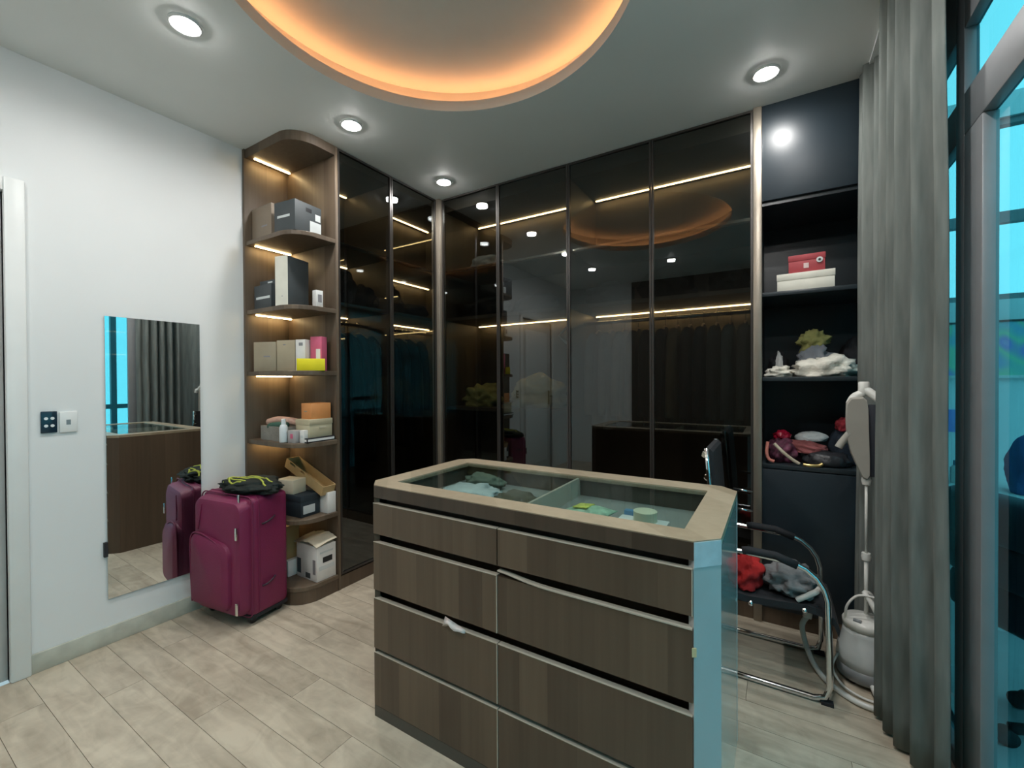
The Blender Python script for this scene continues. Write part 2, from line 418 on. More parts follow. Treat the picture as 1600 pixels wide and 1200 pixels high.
# ---------------------------------------------------------------- glazed partition and sunroom beyond it
gp = struct(thing('window_1', 'x', 'x', (XR, 1.0, 0)))
del gp['label']; del gp['category']
X0, X1 = XR, XR + 0.036
for y0, y1, z0, z1, nm in ((1.885, 1.955, 0, H, 'post'), (1.745, 1.885, 0.0, 2.03, 'door_stile'), (0.62, 0.70, 0, H, 'post'), (-0.55, -0.47, 0, H, 'post'), (2.56, 2.62, 0, H, 'post')):
    B(nm, M_ALU, X0, X1, y0, y1, z0, z1, gp, 0.004)
for y0, y1 in ((1.955, 2.56), (0.70, 1.885), (-0.47, 0.62), (YN, -0.55)):
    B('head_rail', M_ALU, X0, X1, y0, y1, 2.36, H, gp, 0.004)
    B('transom', M_ALU, X0, X1, y0, y1, 2.03, 2.16, gp, 0.004)
    B('bottom_rail', M_ALU, X0, X1, y0, y1, 0, 0.055, gp, 0.004)
    B('glass_pane', M_TINT, X0 + 0.028, X0 + 0.033, y0, y1, 0.055, 2.03, gp)
    B('glass_pane', M_TINT, X0 + 0.028, X0 + 0.033, y0, y1, 2.16, 2.36, gp)
SX = 2.25
M_SUNWALL = plain('sunroom_wall_paint', (0.86, 0.88, 0.88), 0.6, var=0.02)
struct(B('floor_sunroom', plain('sunroom_tile', (0.62, 0.64, 0.65), 0.3, var=0.08), X1, SX + 0.1, YN, YB + 0.12, -0.05, 0.0))
ew = MB()
ew.box(XR + 0.10, SX + 0.1, YB, YB + 0.12, 0, 1.67); ew.box(XR + 0.10, SX + 0.1, YB, YB + 0.12, 2.58, H); ew.box(XR + 0.10, 0.68, YB, YB + 0.12, 1.67, 2.58); ew.box(2.1, SX + 0.1, YB, YB + 0.12, 1.67, 2.58)
struct(ew.build('wall_end', M_SUNWALL))
w2 = struct(thing('window_2', 'x', 'x', (1.4, YB, 1.67))); del w2['label']; del w2['category']
for x0, x1, z0, z1, nm in ((0.68, 2.1, 1.67, 1.70, 'sill'), (0.68, 2.1, 2.06, 2.115, 'transom'), (0.68, 2.1, 2.55, 2.58, 'head'), (0.68, 0.71, 1.70, 2.55, 'jamb'), (2.07, 2.1, 1.70, 2.55, 'jamb'), (1.38, 1.42, 1.70, 2.55, 'mullion')):
    B(nm, M_ALU, x0, x1, YB + 0.02, YB + 0.07, z0, z1, w2)
B('glass_pane', M_PANE, 0.71, 2.07, YB + 0.042, YB + 0.046, 1.70, 2.06, w2)
B('glass_pane', M_PANE, 0.71, 2.07, YB + 0.042, YB + 0.046, 2.115, 2.55, w2)
w3 = struct(thing('window_3', 'x', 'x', (SX, 1.0, 0))); del w3['label']; del w3['category']
for k in range(5):
    yy = YN + (YB - YN) * k / 4
    B('post', M_ALU, SX, SX + 0.06, yy - 0.03, yy + 0.03, 0, H, w3)
for k in range(4):
    y0 = YN + (YB - YN) * k / 4 + 0.03; y1 = YN + (YB - YN) * (k + 1) / 4 - 0.03
    B('bottom_rail', M_ALU, SX, SX + 0.06, y0, y1, 0, 0.10, w3); B('transom', M_ALU, SX, SX + 0.06, y0, y1, 0.92, 0.98, w3); B('head_rail', M_ALU, SX, SX + 0.06, y0, y1, 2.60, H, w3)
    B('glass_pane', M_PANE, SX + 0.028, SX + 0.032, y0, y1, 0.10, 0.92, w3); B('glass_pane', M_PANE, SX + 0.028, SX + 0.032, y0, y1, 0.98, 2.60, w3)
struct(B('wall_sunroom_rear', M_SUNWALL, XR + 0.10, SX + 0.1, YN - 0.12, YN, 0, H))
struct(B('ground', plain('hazy_ground', (0.20, 0.26, 0.27), 0.9, var=0.3, scale=0.02), -400, 400, -400, 400, -30.5, -30))

# ---------------------------------------------------------------- downlights
def downlight(x, y, label, suffix=''):
    t = thing('ceiling_downlight', label, 'downlight', (x, y, H), 'recessed ceiling downlights')
    MB().lathe([(0.058, -0.001), (0.058, -0.006), (0.052, -0.010), (0.044, -0.006), (0.042, 0.0)], (x, y, H), 28).build('trim_ring', M_WHITE, t, True)
    MB().lathe([(0.043, 0.0), (0.043, -0.007), (0.038, -0.013), (0.026, -0.018), (0.010, -0.020)], (x, y, H), 28).build('lens', M_LAMP, t, True)
    ld = bpy.data.lights.new('downlight_glow', 'AREA'); ld.shape = 'DISK'; ld.size = 0.085; ld.energy = 3.6
    ld.color = (1.0, 0.98, 0.95); ld.spread = math.radians(165)
    lo = bpy.data.objects.new('downlight_glow' + suffix, ld); COL.objects.link(lo); lo.location = (x, y, H - 0.022)
    attach(lo, t)
downlight(-2.00, 0.80, 'lit round downlight in the ceiling above the wall mirror')
downlight(-2.005, 1.59, 'lit round downlight in the ceiling beside the corner bookshelf top')
downlight(-2.02, 2.39, 'lit round downlight in the ceiling corner between the two wardrobes')
downlight(-0.037, 2.337, 'lit round downlight in the ceiling above the open shelf unit')
for x, y, lb in ((-0.04, 1.55, 'lit round downlight in the ceiling above the end of the island by the curtain'), (-0.04, 0.80, 'lit round downlight in the ceiling before the glazed partition door'), (-2.0, 0.0, 'lit round downlight in the ceiling before the white door'), (-1.05, -0.1, 'lit round downlight between the round cove and the rear wall'), (-0.04, -0.1, 'lit round downlight between the glazed partition and the rear wall')):
    downlight(x, y, lb, '_offscreen')

# ---------------------------------------------------------------- corner bookshelf
R_ = 0.14; YS = 1.415; YP = 1.70
def shelf_poly(x0=XW + 0.022, yend=YP - 0.02, ins=0.0):
    return [(x0, yend), (x0, YS + ins)] + [(p[0], p[1]) for p in arc(XF - ins - R_, YS + ins + R_, R_, -90, 0, 8)] + [(XF - ins, yend)]
bs = thing('corner_bookshelf', 'tall open walnut bookshelf with rounded shelf corners and warm light strips', 'bookshelf', (-2.53, 1.55, 0))
B('back_panel', M_INNER, XW, XW + 0.022, YS - 0.01, YP, 0, H, bs, 0.002)
B('side_panel', M_INNER, XW + 0.022, XF, YP - 0.02, YP, 0, H, bs, 0.002)
LEV = [2.125, 1.702, 1.327, 0.911, 0.472]
for z in LEV:
    s_ = MB().prism(shelf_poly(), z - 0.013, z + 0.013, 0.003).build('shelf', M_INNER, bs)
MB().prism(shelf_poly(), 0.075, 0.10, 0.003).build('shelf', M_INNER, bs)
MB().prism(shelf_poly(ins=0.004), 0.0, 0.075).build('plinth', M_WOOD, bs)
MB().prism(shelf_poly(), 2.645, H).build('top_panel', M_INNER, bs)
for z in [2.645] + [q - 0.013 for q in LEV]:
    B('led_strip', M_LED, XW + 0.062, XW + 0.073, YS + 0.03, YP - 0.03, z - 0.006, z + 0.001, bs, label='warm white light strip glowing under a shelf')

# ---------------------------------------------------------------- wardrobes
def glass_door(parent, axis, a0, a1, c, sign, handle=None):
    """framed smoked glass door; axis 'y': runs along y at x=c, axis 'x': along x at y=c; sign = outward direction"""
    f = 0.011; t0, t1 = sorted((c, c - sign * 0.022)); z0, z1 = 0.09, H - 0.004
    a0 += 0.0015; a1 -= 0.0015
    m = MB()
    def bx(p0, p1, q0, q1, d0=t0, d1=t1):
        if axis == 'y': m.box(d0, d1, p0, p1, q0, q1)
        else: m.box(p0, p1, d0, d1, q0, q1)
    bx(a0, a0 + f, z0, z1); bx(a1 - f, a1, z0, z1); bx(a0 + f, a1 - f, z0, z0 + f); bx(a0 + f, a1 - f, z1 - f, z1)
    d = m.build('door', M_FRAME, parent)
    m = MB(); mid = (t0 + t1) / 2
    bx(a0 + f, a1 - f, z0 + f, z1 - f, mid - 0.002, mid + 0.002)
    m.build('glass_pane', M_SMOKE, d, label='smoked dark glass pane')
    return d
LZ = [2.118, 1.745]                         # inner shelf undersides
lw = thing('fitted_wardrobe', 'dark wardrobe with smoked glass doors next to the corner bookshelf', 'wardrobe', (-2.53, 2.4, 0))
B('back_panel', M_DARKIN, XW, XW + 0.018, YP, YB, 0, H, lw)
B('top_panel', M_DARKIN, XW + 0.018, XF - 0.024, YP, YB, 2.64, H, lw)
B('bottom_panel', M_DARKIN, XW + 0.018, XF - 0.024, YP, YB, 0.08, 0.10, lw)
B('plinth', M_WOOD, XW + 0.018, XF - 0.004, YP, 2.60, 0, 0.08, lw)
B('divider', M_DARKIN, XW + 0.018, XF - 0.024, 2.125, 2.143, 0.10, 2.64, lw)
B('end_panel', M_DARKIN, XW + 0.018, -2.24, YB - 0.12, YB - 0.10, 0.10, 2.64, lw)
for y0, y1 in ((YP, 2.125), (2.143, YB - 0.12)):
    for z in LZ:
        sh = B('shelf', M_DARKIN, XW + 0.018, XF - 0.03, y0, y1, z, z + 0.025, lw)
        if z > 2: B('edge_strip', M_CHROME, XF - 0.030, XF - 0.025, y0, y1, z + 0.008, z + 0.022, sh)
        B('led_strip', M_LED, XW + 0.062, XW + 0.073, y0 + 0.02, y1 - 0.02, z - 0.006, z + 0.001, lw)
    B('led_strip', M_LED, XW + 0.062, XW + 0.073, y0 + 0.02, y1 - 0.02, 2.634, 2.641, lw)
    MB().tube([(-2.53, y0, 1.67), (-2.53, y1, 1.67)], 0.012).build('hanging_rail', M_CHROME, lw, True)
glass_door(lw, 'y', YP, 2.13, XF, 1); glass_door(lw, 'y', 2.13, 2.592, XF, 1)
struct(B('trim_1', M_PILLAR, XF - 0.03, XF + 0.032, 2.592, YF + 0.025, 0, H, None, 0.003))

XP0, XP1 = -0.100, -0.060                  # bronze pillar by the open shelf
bw = thing('fitted_wardrobe', 'long dark wardrobe with four smoked glass doors along the back wall', 'wardrobe', (-1.2, 2.87, 0))
B('back_panel', M_DARKIN, -2.24, XP0, YB - 0.018, YB, 0, H, bw)
B('top_panel', M_DARKIN, -2.24, XP0, YF + 0.024, YB - 0.018, 2.60, H, bw)
B('bottom_panel', M_DARKIN, -2.24, XP0, YF + 0.024, YB - 0.018, 0.08, 0.10, bw)
B('plinth', M_WOOD, XF + 0.035, XP0, YF + 0.004, YB - 0.018, 0, 0.08, bw)
B('divider', M_DARKIN, -2.24, -2.222, YF + 0.03, YB - 0.018, 0.10, 2.60, bw)
B('divider', M_DARKIN, -1.171, -1.153, YF + 0.024, YB - 0.018, 0.10, 2.60, bw)
for x0, x1 in ((-2.222, -1.171), (-1.153, XP0)):
    for z in LZ:
        sh = B('shelf', M_DARKIN, x0, x1, YF + 0.03, YB - 0.018, z, z + 0.025, bw)
        if z > 2: B('edge_strip', M_CHROME, x0, x1, YF + 0.0245, YF + 0.030, z + 0.008, z + 0.022, sh)
        xa = x0 + 0.02 if z < 2 else x1 - 0.20
        if z < 2 or x0 < -2: B('led_strip', M_LED, xa, x1 - 0.02, YB - 0.073, YB - 0.062, z - 0.006, z + 0.001, bw)
    B('led_strip', M_LED, x0 + 0.02, x1 - 0.02, YB - 0.073, YB - 0.062, 2.594, 2.601, bw)
MB().tube([(-1.153, 2.87, 1.67), (XP0, 2.87, 1.67)], 0.012).build('hanging_rail', M_CHROME, bw, True)
B('shelf', M_DARKIN, -2.222, -1.171, YF + 0.03, YB - 0.018, 1.05, 1.075, bw)
DX = [XF + 0.035, -1.714, -1.162, -0.627, XP0]
for a, b_ in zip(DX, DX[1:]): glass_door(bw, 'x', a, b_, YF, -1)
struct(B('trim_2', M_PILLAR, XP0, XP1, YF - 0.012, YF + 0.03, 0, H, None, 0.004))

# ---------------------------------------------------------------- open shelf unit
NX0, NX1 = XP1, 0.47
nu = thing('open_shelf_unit', 'dark lacquered open shelf unit between the bronze pillar and the curtain', 'shelf unit', (0.2, 2.87, 0))
B('side_panel', M_NICHE, NX0 - 0.038, NX0, YF + 0.031, YB - 0.018, 0, H, nu)
B('side_panel', M_NICHE, NX1, NX1 + 0.02, YF, YB - 0.018, 0, H, nu)
B('back_panel', M_NICHE, NX0, NX1, YB - 0.018, YB, 0, H, nu)
B('upper_door', plain('dark_gloss_door', (0.014, 0.024, 0.032), 0.38, var=0.04), NX0, NX1, YF, YF + 0.02, 2.205, H, nu, 0.002)
B('top_shelf', M_NICHE, NX0, NX1, YF + 0.02, YB - 0.018, 2.185, 2.205, nu)
for z in (1.730, 1.288, 0.832):
    B('shelf', M_NICHE, NX0, NX1, YF + 0.01, YB - 0.018, z - 0.022, z, nu, 0.002)
B('lower_door', plain('dark_gloss_door', (0.014, 0.024, 0.032), 0.38), NX0, NX1, YF, YF + 0.02, 0.08, 0.806, nu, 0.002)
B('plinth', M_WOOD, NX0, NX1, YF + 0.004, YB - 0.018, 0, 0.08, nu)

# ---------------------------------------------------------------- island
IX0, IX1, IY0, IY1, IZ = -1.358, -0.115, 1.122, 1.758, 0.883
CH = 0.055
def chamf(x0, x1, y0, y1, c): return [(x0 + c, y0), (x1 - c, y0), (x1, y0 + c), (x1, y1 - c), (x1 - c, y1), (x0 + c, y1), (x0, y1 - c), (x0, y0 + c)]
isl = thing('drawer_island', 'dark walnut drawer island with a glass display top', 'island', ((IX0 + IX1) / 2, (IY0 + IY1) / 2, 0))
GX0, GX1, GY0, GY1 = -1.265, -0.205, 1.205, 1.66
# top frame with the glass opening
m = MB(); out_ = chamf(IX0, IX1, IY0, IY1, CH); inn = [(GX0, GY0), (GX1, GY0), (GX1, GY1), (GX0, GY1)]
bm = m.bm
for z in (0,):
    oT = [bm.verts.new((p[0], p[1], IZ)) for p in out_]; iT = [bm.verts.new((p[0], p[1], IZ)) for p in inn]
    oB = [bm.verts.new((p[0], p[1], IZ - 0.018)) for p in out_]; iB = [bm.verts.new((p[0], p[1], IZ - 0.018)) for p in inn]
    near = [0, 1, 1, 2, 2, 3, 3, 0]
    for top, O, I in ((1, oT, iT), (0, oB, iB)):
        for k in range(8):
            j = (k + 1) % 8; a, c2 = near[k], near[j]
            f = [O[k], O[j], I[c2]] + ([I[a]] if a != c2 else [])
            bm.faces.new(f if top else f[::-1])
    for k in range(8): bm.faces.new((oT[k], oB[k], oB[(k + 1) % 8], oT[(k + 1) % 8]))
    for k in range(4): bm.faces.new((iT[k], iT[(k + 1) % 4], iB[(k + 1) % 4], iB[k]))
m.build('top_frame', M_TOPWOOD, isl)
B('top_apron', wood('apron_veneer', (0.045, 0.030, 0.020), (0.085, 0.060, 0.042), 0.4), IX0 + CH, IX1 - CH, IY0 - 0.001, IY0 + 0.012, IZ - 0.047, IZ - 0.003, isl, label='dark veneer edge of the island top')
B('glass_top', M_CLEAR, GX0 - 0.004, GX1 + 0.004, GY0 - 0.004, GY1 + 0.004, IZ - 0.010, IZ - 0.003, isl, label='clear glass pane set into the island top')
B('display_divider', M_EDGE, -0.701, -0.691, GY0 - 0.01, GY1 + 0.01, 0.800, IZ - 0.011, isl)
B('display_tray', M_GREY, GX0 - 0.03, GX1 + 0.03, GY0 - 0.03, GY1 + 0.03, 0.787, 0.800, isl, label='grey floor of the display compartment')
for (x0, x1, y0, y1) in ((GX0 - 0.03, GX0 - 0.012, GY0 - 0.03, GY1 + 0.03), (GX1 + 0.012, GX1 + 0.03, GY0 - 0.03, GY1 + 0.03), (GX0 - 0.012, GX1 + 0.012, GY0 - 0.03, GY0 - 0.012), (GX0 - 0.012, GX1 + 0.012, GY1 + 0.012, GY1 + 0.03)):
    B('display_wall', M_DARKIN, x0, x1, y0, y1, 0.787, IZ - 0.018, isl)
# carcass
MB().prism(chamf(IX0 + 0.013, IX1 - 0.013, IY0 + 0.085, IY1 - 0.013, CH - 0.012), 0.0, 0.787).build('carcass', M_WOOD, isl)
B('end_panel', M_GREY, IX1 - 0.012, IX1 - 0.001, IY0 + CH, IY1 - CH, 0.0, IZ - 0.018, isl, label='glossy grey end panel')
B('end_panel', M_WOOD, IX0 + 0.001, IX0 + 0.012, IY0 + CH, IY1 - CH, 0.0, IZ - 0.018, isl)
B('back_panel', M_WOOD, IX0 + CH, IX1 - CH, IY1 - 0.012, IY1 - 0.001, 0.0, IZ - 0.018, isl)
def cornerpost(p, q, mat, nm, label=None, z0=0.0, z1=IZ - 0.004, off=0.0):
    d = Vector((q[0] - p[0], q[1] - p[1])); nn = Vector((d.y, -d.x)).normalized()
    a = [(p[0] + nn.x * off, p[1] + nn.y * off), (q[0] + nn.x * off, q[1] + nn.y * off), (q[0] - nn.x * 0.02, q[1] - nn.y * 0.02), (p[0] - nn.x * 0.02, p[1] - nn.y * 0.02)]
    return MB().prism(a, z0, z1).build(nm, mat, isl, label=label)
pc = chamf(IX0, IX1, IY0, IY1, CH)
cornerpost(pc[1], pc[2], M_GREY2, 'corner_post', 'pale grey chamfered corner strip', 0, IZ - 0.0185)
cornerpost(pc[1], pc[2], M_WRAP, 'film_wrap', 'crumpled clear film around the corner top', IZ - 0.065, IZ - 0.003, 0.0015)
cornerpost(pc[3], pc[4], M_GREY2, 'corner_post', None, 0, IZ - 0.0185); cornerpost(pc[5], pc[6], M_WOOD, 'corner_post', None, 0, IZ - 0.0185); cornerpost(pc[7], pc[0], M_WOOD, 'corner_post', None, 0, IZ - 0.0185)
MB().prism([(IX1 - CH - 0.004, IY0 - 0.004), (IX1 - CH + 0.006, IY0 + 0.002), (IX1 - CH, IY0 + 0.008)], 0.600, 0.622).build('chipped_edge', card('raw_chip', (0.75, 0.55, 0.30)), isl, label='small raw orange chip on the corner edge')
ZR = [(0.815, 0.699), (0.668, 0.486), (0.454, 0.263), (0.247, 0.045)]
SPL = -0.7425
for ci, (x0, x1) in enumerate(((IX0 + CH - 0.003, SPL - 0.002), (SPL + 0.002, IX1 - CH - 0.003))):
    for ri, (zt, zb) in enumerate(ZR):
        d = B('drawer', M_WOOD, x0, x1, IY0 - 0.002, IY0 + 0.016, zb, zt - 0.002, isl, 0.0)
        B('drawer_box', M_WOOD, x0 + 0.006, x1 - 0.006, IY0 + 0.016, IY0 + 0.085, zb + 0.004, zt - 0.045, d)
        if not (ci == 1 and ri == 1):
            B('edge_band', M_EDGE, x0, x1, IY0 - 0.003, IY0 + 0.016, zt - 0.002, zt, d)
        else:
            e = MB(); pts = [(x0 + (x1 - x0) * k / 16, zt - 0.002 + (0.016 * math.exp(-((k - 0.0) / 2.6) ** 2) if k < 9 else 0)) for k in range(17)]
            for (xa, za), (xb, zb2) in zip(pts, pts[1:]):
                T = None
                v = [e.bm.verts.new(q) for q in ((xa, IY0 - 0.005, za), (xb, IY0 - 0.005, zb2), (xb, IY0 + 0.014, zb2), (xa, IY0 + 0.014, za), (xa, IY0 - 0.005, za + 0.0035), (xb, IY0 - 0.005, zb2 + 0.0035), (xb, IY0 + 0.014, zb2 + 0.0035), (xa, IY0 + 0.014, za + 0.0035))]
                for f in ((0, 1, 5, 4), (4, 5, 6, 7), (3, 2, 1, 0), (2, 3, 7, 6)): e.bm.faces.new([v[i] for i in f])
            e.build('edge_band', M_EDGE, d, label='pale edge band peeling up off the drawer')
        if ci == 0 and ri >= 1 or ci == 1 and ri == 0:
            xe = x1
            B('side_band', M_EDGE, xe - 0.002, xe + 0.0005, IY0 - 0.003, IY0 + 0.016, zb, zt - 0.003, d)
B('plinth', plain('plinth_board', (0.07, 0.065, 0.055), 0.5), IX0 + CH - 0.004, IX1 - CH, IY0 - 0.001, IY0 + 0.018, 0.0, 0.043, isl)

# things in the glass display and the drawer
tag(MB().blob((-1.07, 1.42, 0.8005), (0.12, 0.10, 0.03), 3, 0.35).build('folded_scarf', cloth('pale_grey', (0.55, 0.60, 0.60)), None, True), 'crumpled pale grey scarf under the island glass', 'scarf')
tag(MB().blob((-0.83, 1.39, 0.8005), (0.085, 0.085, 0.032), 5, 0.4).build('folded_cloth', cloth('olive_brown', (0.12, 0.11, 0.08)), None, True), 'dark olive crumpled cloth under the island glass', 'cloth')
tag(MB().blob((-1.12, 1.585, 0.8005), (0.09, 0.05, 0.035), 8, 0.4).build('folded_cloth', cloth('moss', (0.16, 0.19, 0.15)), None, True), 'moss green crumpled cloth in a far corner of the island display', 'cloth')
T = RT(-0.545, 1.385, 0.8015, -10, 0, -6)
pk = thing('snack_packet', 'crinkled green and white foil packet under the island glass', 'packet', (-0.545, 1.385, 0.8005))
m = MB(); rg = []
for i in range(9):
    u = -0.09 + 0.18 * i / 8; th = 0.022 * math.sin(math.pi * i / 8) + 0.002
    rg.append([T @ Vector((u, 0.05 * math.cos(a) * (1 - 0.08 * (i % 2)), 0.026 + th * math.sin(a))) for a in [2 * math.pi * k / 12 for k in range(12)]])
m.loft(rg).build('foil_body', plain('foil_green', (0.42, 0.62, 0.45), 0.3, var=0.4, scale=25), pk, True)
B('printed_panel', plain('foil_yellow', (0.70, 0.72, 0.15), 0.4, var=0.3, scale=30), -0.035, 0.02, -0.035, 0.02, 0.046, 0.050, pk, 0.001, T)
bx_ = thing('white_box', 'white carton lying under the island glass beside a tape roll', 'box', (-0.35, 1.37, 0.800))
B('body', card('white', (0.78, 0.78, 0.76)), -0.43, -0.28, 1.335, 1.395, 0.8005, 0.836, bx_, 0.002)
B('blue_flap', card('blue', (0.10, 0.25, 0.42)), -0.425, -0.365, 1.3955, 1.42, 0.8005, 0.850, bx_, 0.002)
m = MB().lathe([(0.026, 0), (0.036, 0.0), (0.036, 0.03), (0.026, 0.03)], (-0.348, 1.365, 0.8365), 20)
tag(m.build('tape_roll', plain('cream_tape', (0.75, 0.74, 0.55), 0.4), None, 'auto'), 'cream roll of tape standing on the white carton', 'tape roll')
sb = thing('small_box', 'small white box by the chamfered end of the island display', 'box', (-0.235, 1.33, 0.800))
B('body', card('white', (0.78, 0.78, 0.76)), -0.265, -0.215, 1.31, 1.35, 0.8005, 0.83, sb, 0.002)
B('small_mark', card('grey_print', (0.25, 0.25, 0.27)), -0.25, -0.232, 1.3095, 1.3100, 0.808, 0.820, sb)
m = MB(); rg = []
for i in range(8):
    u = i / 7
    rg.append([(-0.955 + 0.085 * u, 1.119 + 0.006 * math.sin(u * 9), 0.446), (-0.955 + 0.085 * u, 1.106 - 0.004 * math.sin(u * 5), 0.452 + 0.026 * math.sin(math.pi * min(1, u * 1.6 + 0.1)) ** 2 * (1 - u * 0.6)), (-0.955 + 0.085 * u, 1.121, 0.458 + 0.022 * (1 - u))])
tag(m.loft(rg).build('stray_paper', card('pinkish_paper', (0.72, 0.66, 0.62)), None, True), 'scrap of pale paper poking out of an island drawer', 'paper')

# ---------------------------------------------------------------- mirror and switches on the left wall
mr = thing('wall_mirror', 'tall frameless mirror hung on the pale wall behind the suitcase', 'mirror', (XW + 0.008, 0.96, 0.221))
MB().prism([(XW + 0.0005, 0.761), (XW + 0.004, 0.761), (XW + 0.0096, 1.159), (XW + 0.0005, 1.159)], 0.221, 1.600).build('backing', M_BLACK, mr)
MB().prism([(XW + 0.004, 0.759), (XW + 0.008, 0.759), (XW + 0.0136, 1.161), (XW + 0.0096, 1.161)], 0.219, 1.602).build('mirror_glass', M_MIRROR, mr)
B('clip', M_BLACK, XW + 0.0005, XW + 0.018, 0.745, 0.7585, 0.43, 0.50, mr)
sw = thing('light_switch', 'black four-button switch plate on the pale wall', 'light switch', (XW, 0.567, 1.05))
pt = B('plate', plain('black_switch_glass', (0.012, 0.03, 0.05), 0.15), XW + 0.0003, XW + 0.010, 0.541, 0.593, 1.053, 1.150, sw, 0.003)
for yy in (0.557, 0.577):
    for zz in (1.085, 1.118):
        MB().lathe([(0.0065, 0), (0.0065, 0.003)], (0, 0, 0), 14, RT(XW + 0.0095, yy, zz, 0, 0, 90)).build('button', plain('white_button', (0.80, 0.82, 0.83), 0.3), pt)
so = thing('wall_socket', 'white wall socket plate next to the black switch', 'socket', (XW, 0.632, 1.05))
pt = B('plate', M_WHITE, XW + 0.0003, XW + 0.008, 0.600, 0.660, 1.050, 1.145, so, 0.003)
B('socket_hole', plain('socket_grey', (0.2, 0.25, 0.27), 0.5), XW + 0.0075, XW + 0.0085, 0.622, 0.637, 1.085, 1.108, pt)

# ---------------------------------------------------------------- suitcase
def suitcase():
    A = 8.0; ox, oy = -2.716, 1.083
    T = RT(ox, oy, 0, A)
    W, D, Z0, Z1 = 0.41, 0.28, 0.045, 0.675
    M_S = plain('burgundy_nylon', (0.19, 0.013, 0.066), 0.5, var=0.08, scale=6, bump=0.15, bscale=200)
    M_S2 = plain('burgundy_trim', (0.17, 0.012, 0.06), 0.6, var=0.08)
    t = thing('suitcase', 'burgundy fabric suitcase on wheels standing before the mirror', 'suitcase', tuple(T @ Vector((W / 2, D / 2, 0))))
    MB().box(0, W, 0.055, D, Z0, Z1, 0.035, T, 5).build('body', M_S, t, 'auto')
    # bulging front panel
    m = MB(); rg = []
    for i, (yy, ins) in enumerate(((0.075, 0.0), (0.03, 0.004), (0.010, 0.014), (0.0, 0.035))):
        x0, x1, z0, z1 = 0.012 + ins, W - 0.012 - ins, Z0 + 0.012 + ins, Z1 - 0.012 - ins; r = 0.05
        pts = arc(x1 - r, z1 - r, r, 0, 90, 5) + arc(x0 + r, z1 - r, r, 90, 180, 5) + arc(x0 + r, z0 + r, r, 180, 270, 5) + arc(x1 - r, z0 + r, r, 270, 360, 5)
        rg.append([T @ Vector((p[0], yy, p[1])) for p in pts])
    m.loft(rg).build('front_panel', M_S, t, 'auto')
    m = MB(); rg = []
    for yy, ins in ((0.012, 0.0), (-0.016, 0.006), (-0.030, 0.03)):
        x0, x1, z0, z1 = 0.022 + ins, W - 0.075 - ins, Z0 + 0.05 + ins, 0.475 - ins; r = 0.07
        pts = arc(x1 - r, z1 - r - 0.03, r, 0, 90, 6) + [(x0 + 0.12, z1 - 0.008)] + arc(x0 + 0.05, z1 - 0.05, 0.05, 90, 180, 4) + arc(x0 + 0.03, z0 + 0.03, 0.03, 180, 270, 4) + arc(x1 - 0.04, z0 + 0.04, 0.04, 270, 360, 4)
        rg.append([T @ Vector((p[0], yy, p[1])) for p in pts])
    pk_ = m.loft(rg).build('front_pocket', M_S, t, 'auto')
    pts = smooth_path([(0.03, -0.012, 0.10), (0.022, -0.014, 0.30), (0.028, -0.016, 0.44), (0.08, -0.017, 0.478), (0.18, -0.017, 0.462), (0.265, -0.015, 0.42), (0.308, -0.012, 0.36), (0.312, -0.010, 0.2), (0.308, -0.006, 0.1)])
    MB().tube(pts, 0.0045, 6, T=T).build('piping', M_S2, pk_, True)
    MB().tube(smooth_path([(0.10, -0.001, 0.63), (0.085, -0.003, 0.55), (0.075, -0.006, 0.49)]), 0.003, 6, T=T).build('piping', M_S2, t, True)
    # zip seams around the body, pullers
    for yy in (0.062, 0.098):
        r = 0.04; x0, x1, z0, z1 = -0.001, W + 0.001, Z0, Z1 + 0.001
        p = arc(x1 - r, z1 - r, r, 0, 90, 5) + arc(x0 + r, z1 - r, r, 90, 180, 5) + arc(x0 + r, z0 + r, r, 180, 270, 5) + arc(x1 - r, z0 + r, r, 270, 360, 5)
        MB().tube([(q[0], yy, q[1]) for q in p], 0.0035, 6, True, T).build('zip', M_S2, t, True)
    for (x, yy, z) in ((W - 0.03, -0.004, 0.505), (W - 0.03, -0.004, 0.12), (W - 0.055, 0.03, Z1 - 0.012)):
        MB().box(x - 0.007, x + 0.007, yy - 0.006, yy + 0.002, z - 0.035, z + 0.03, 0.003, T).build('zip_puller', M_CHROME, t, 'auto')
    for z in (0.53, 0.20):
        MB().tube(smooth_path([(W, 0.115, z - 0.006), (W + 0.012, 0.135, z), (W + 0.013, 0.165, z + 0.012), (W, 0.19, z + 0.018)], 4), 0.005, 6, T=T).build('side_handle', plain('dark_grip', (0.03, 0.012, 0.025), 0.6), t, True)
    MB().tube(smooth_path([(0.11, 0.17, Z1 - 0.004), (0.125, 0.17, Z1 + 0.012), (0.20, 0.17, Z1 + 0.016), (0.275, 0.17, Z1 + 0.012), (0.29, 0.17, Z1 - 0.004)], 4), 0.007, 6, T=T).build('top_handle', M_S2, t, True)
    MB().box(0.01, W - 0.01, 0.06, D - 0.004, Z0 - 0.012, Z0 + 0.01, 0.004, T).build('base_tray', M_BLACK, t, 'auto')
    for x in (0.045, W - 0.045):
        for yy in (0.09, D - 0.04):
            wv = MB(); wv.lathe([(0.008, -0.009), (0.021, -0.009), (0.023, 0), (0.021, 0.009), (0.008, 0.009)], (0, 0, 0), 16, T @ RT(x, yy, 0.023, 0, 0, 90))
            wv.box(x - 0.013, x + 0.013, yy - 0.012, yy + 0.012, 0.03, Z0 - 0.01, 0.0, T)
            wv.build('wheel', plain('black_rubber', (0.015, 0.015, 0.017), 0.5), t, 'auto')
    return T
TS = suitcase()
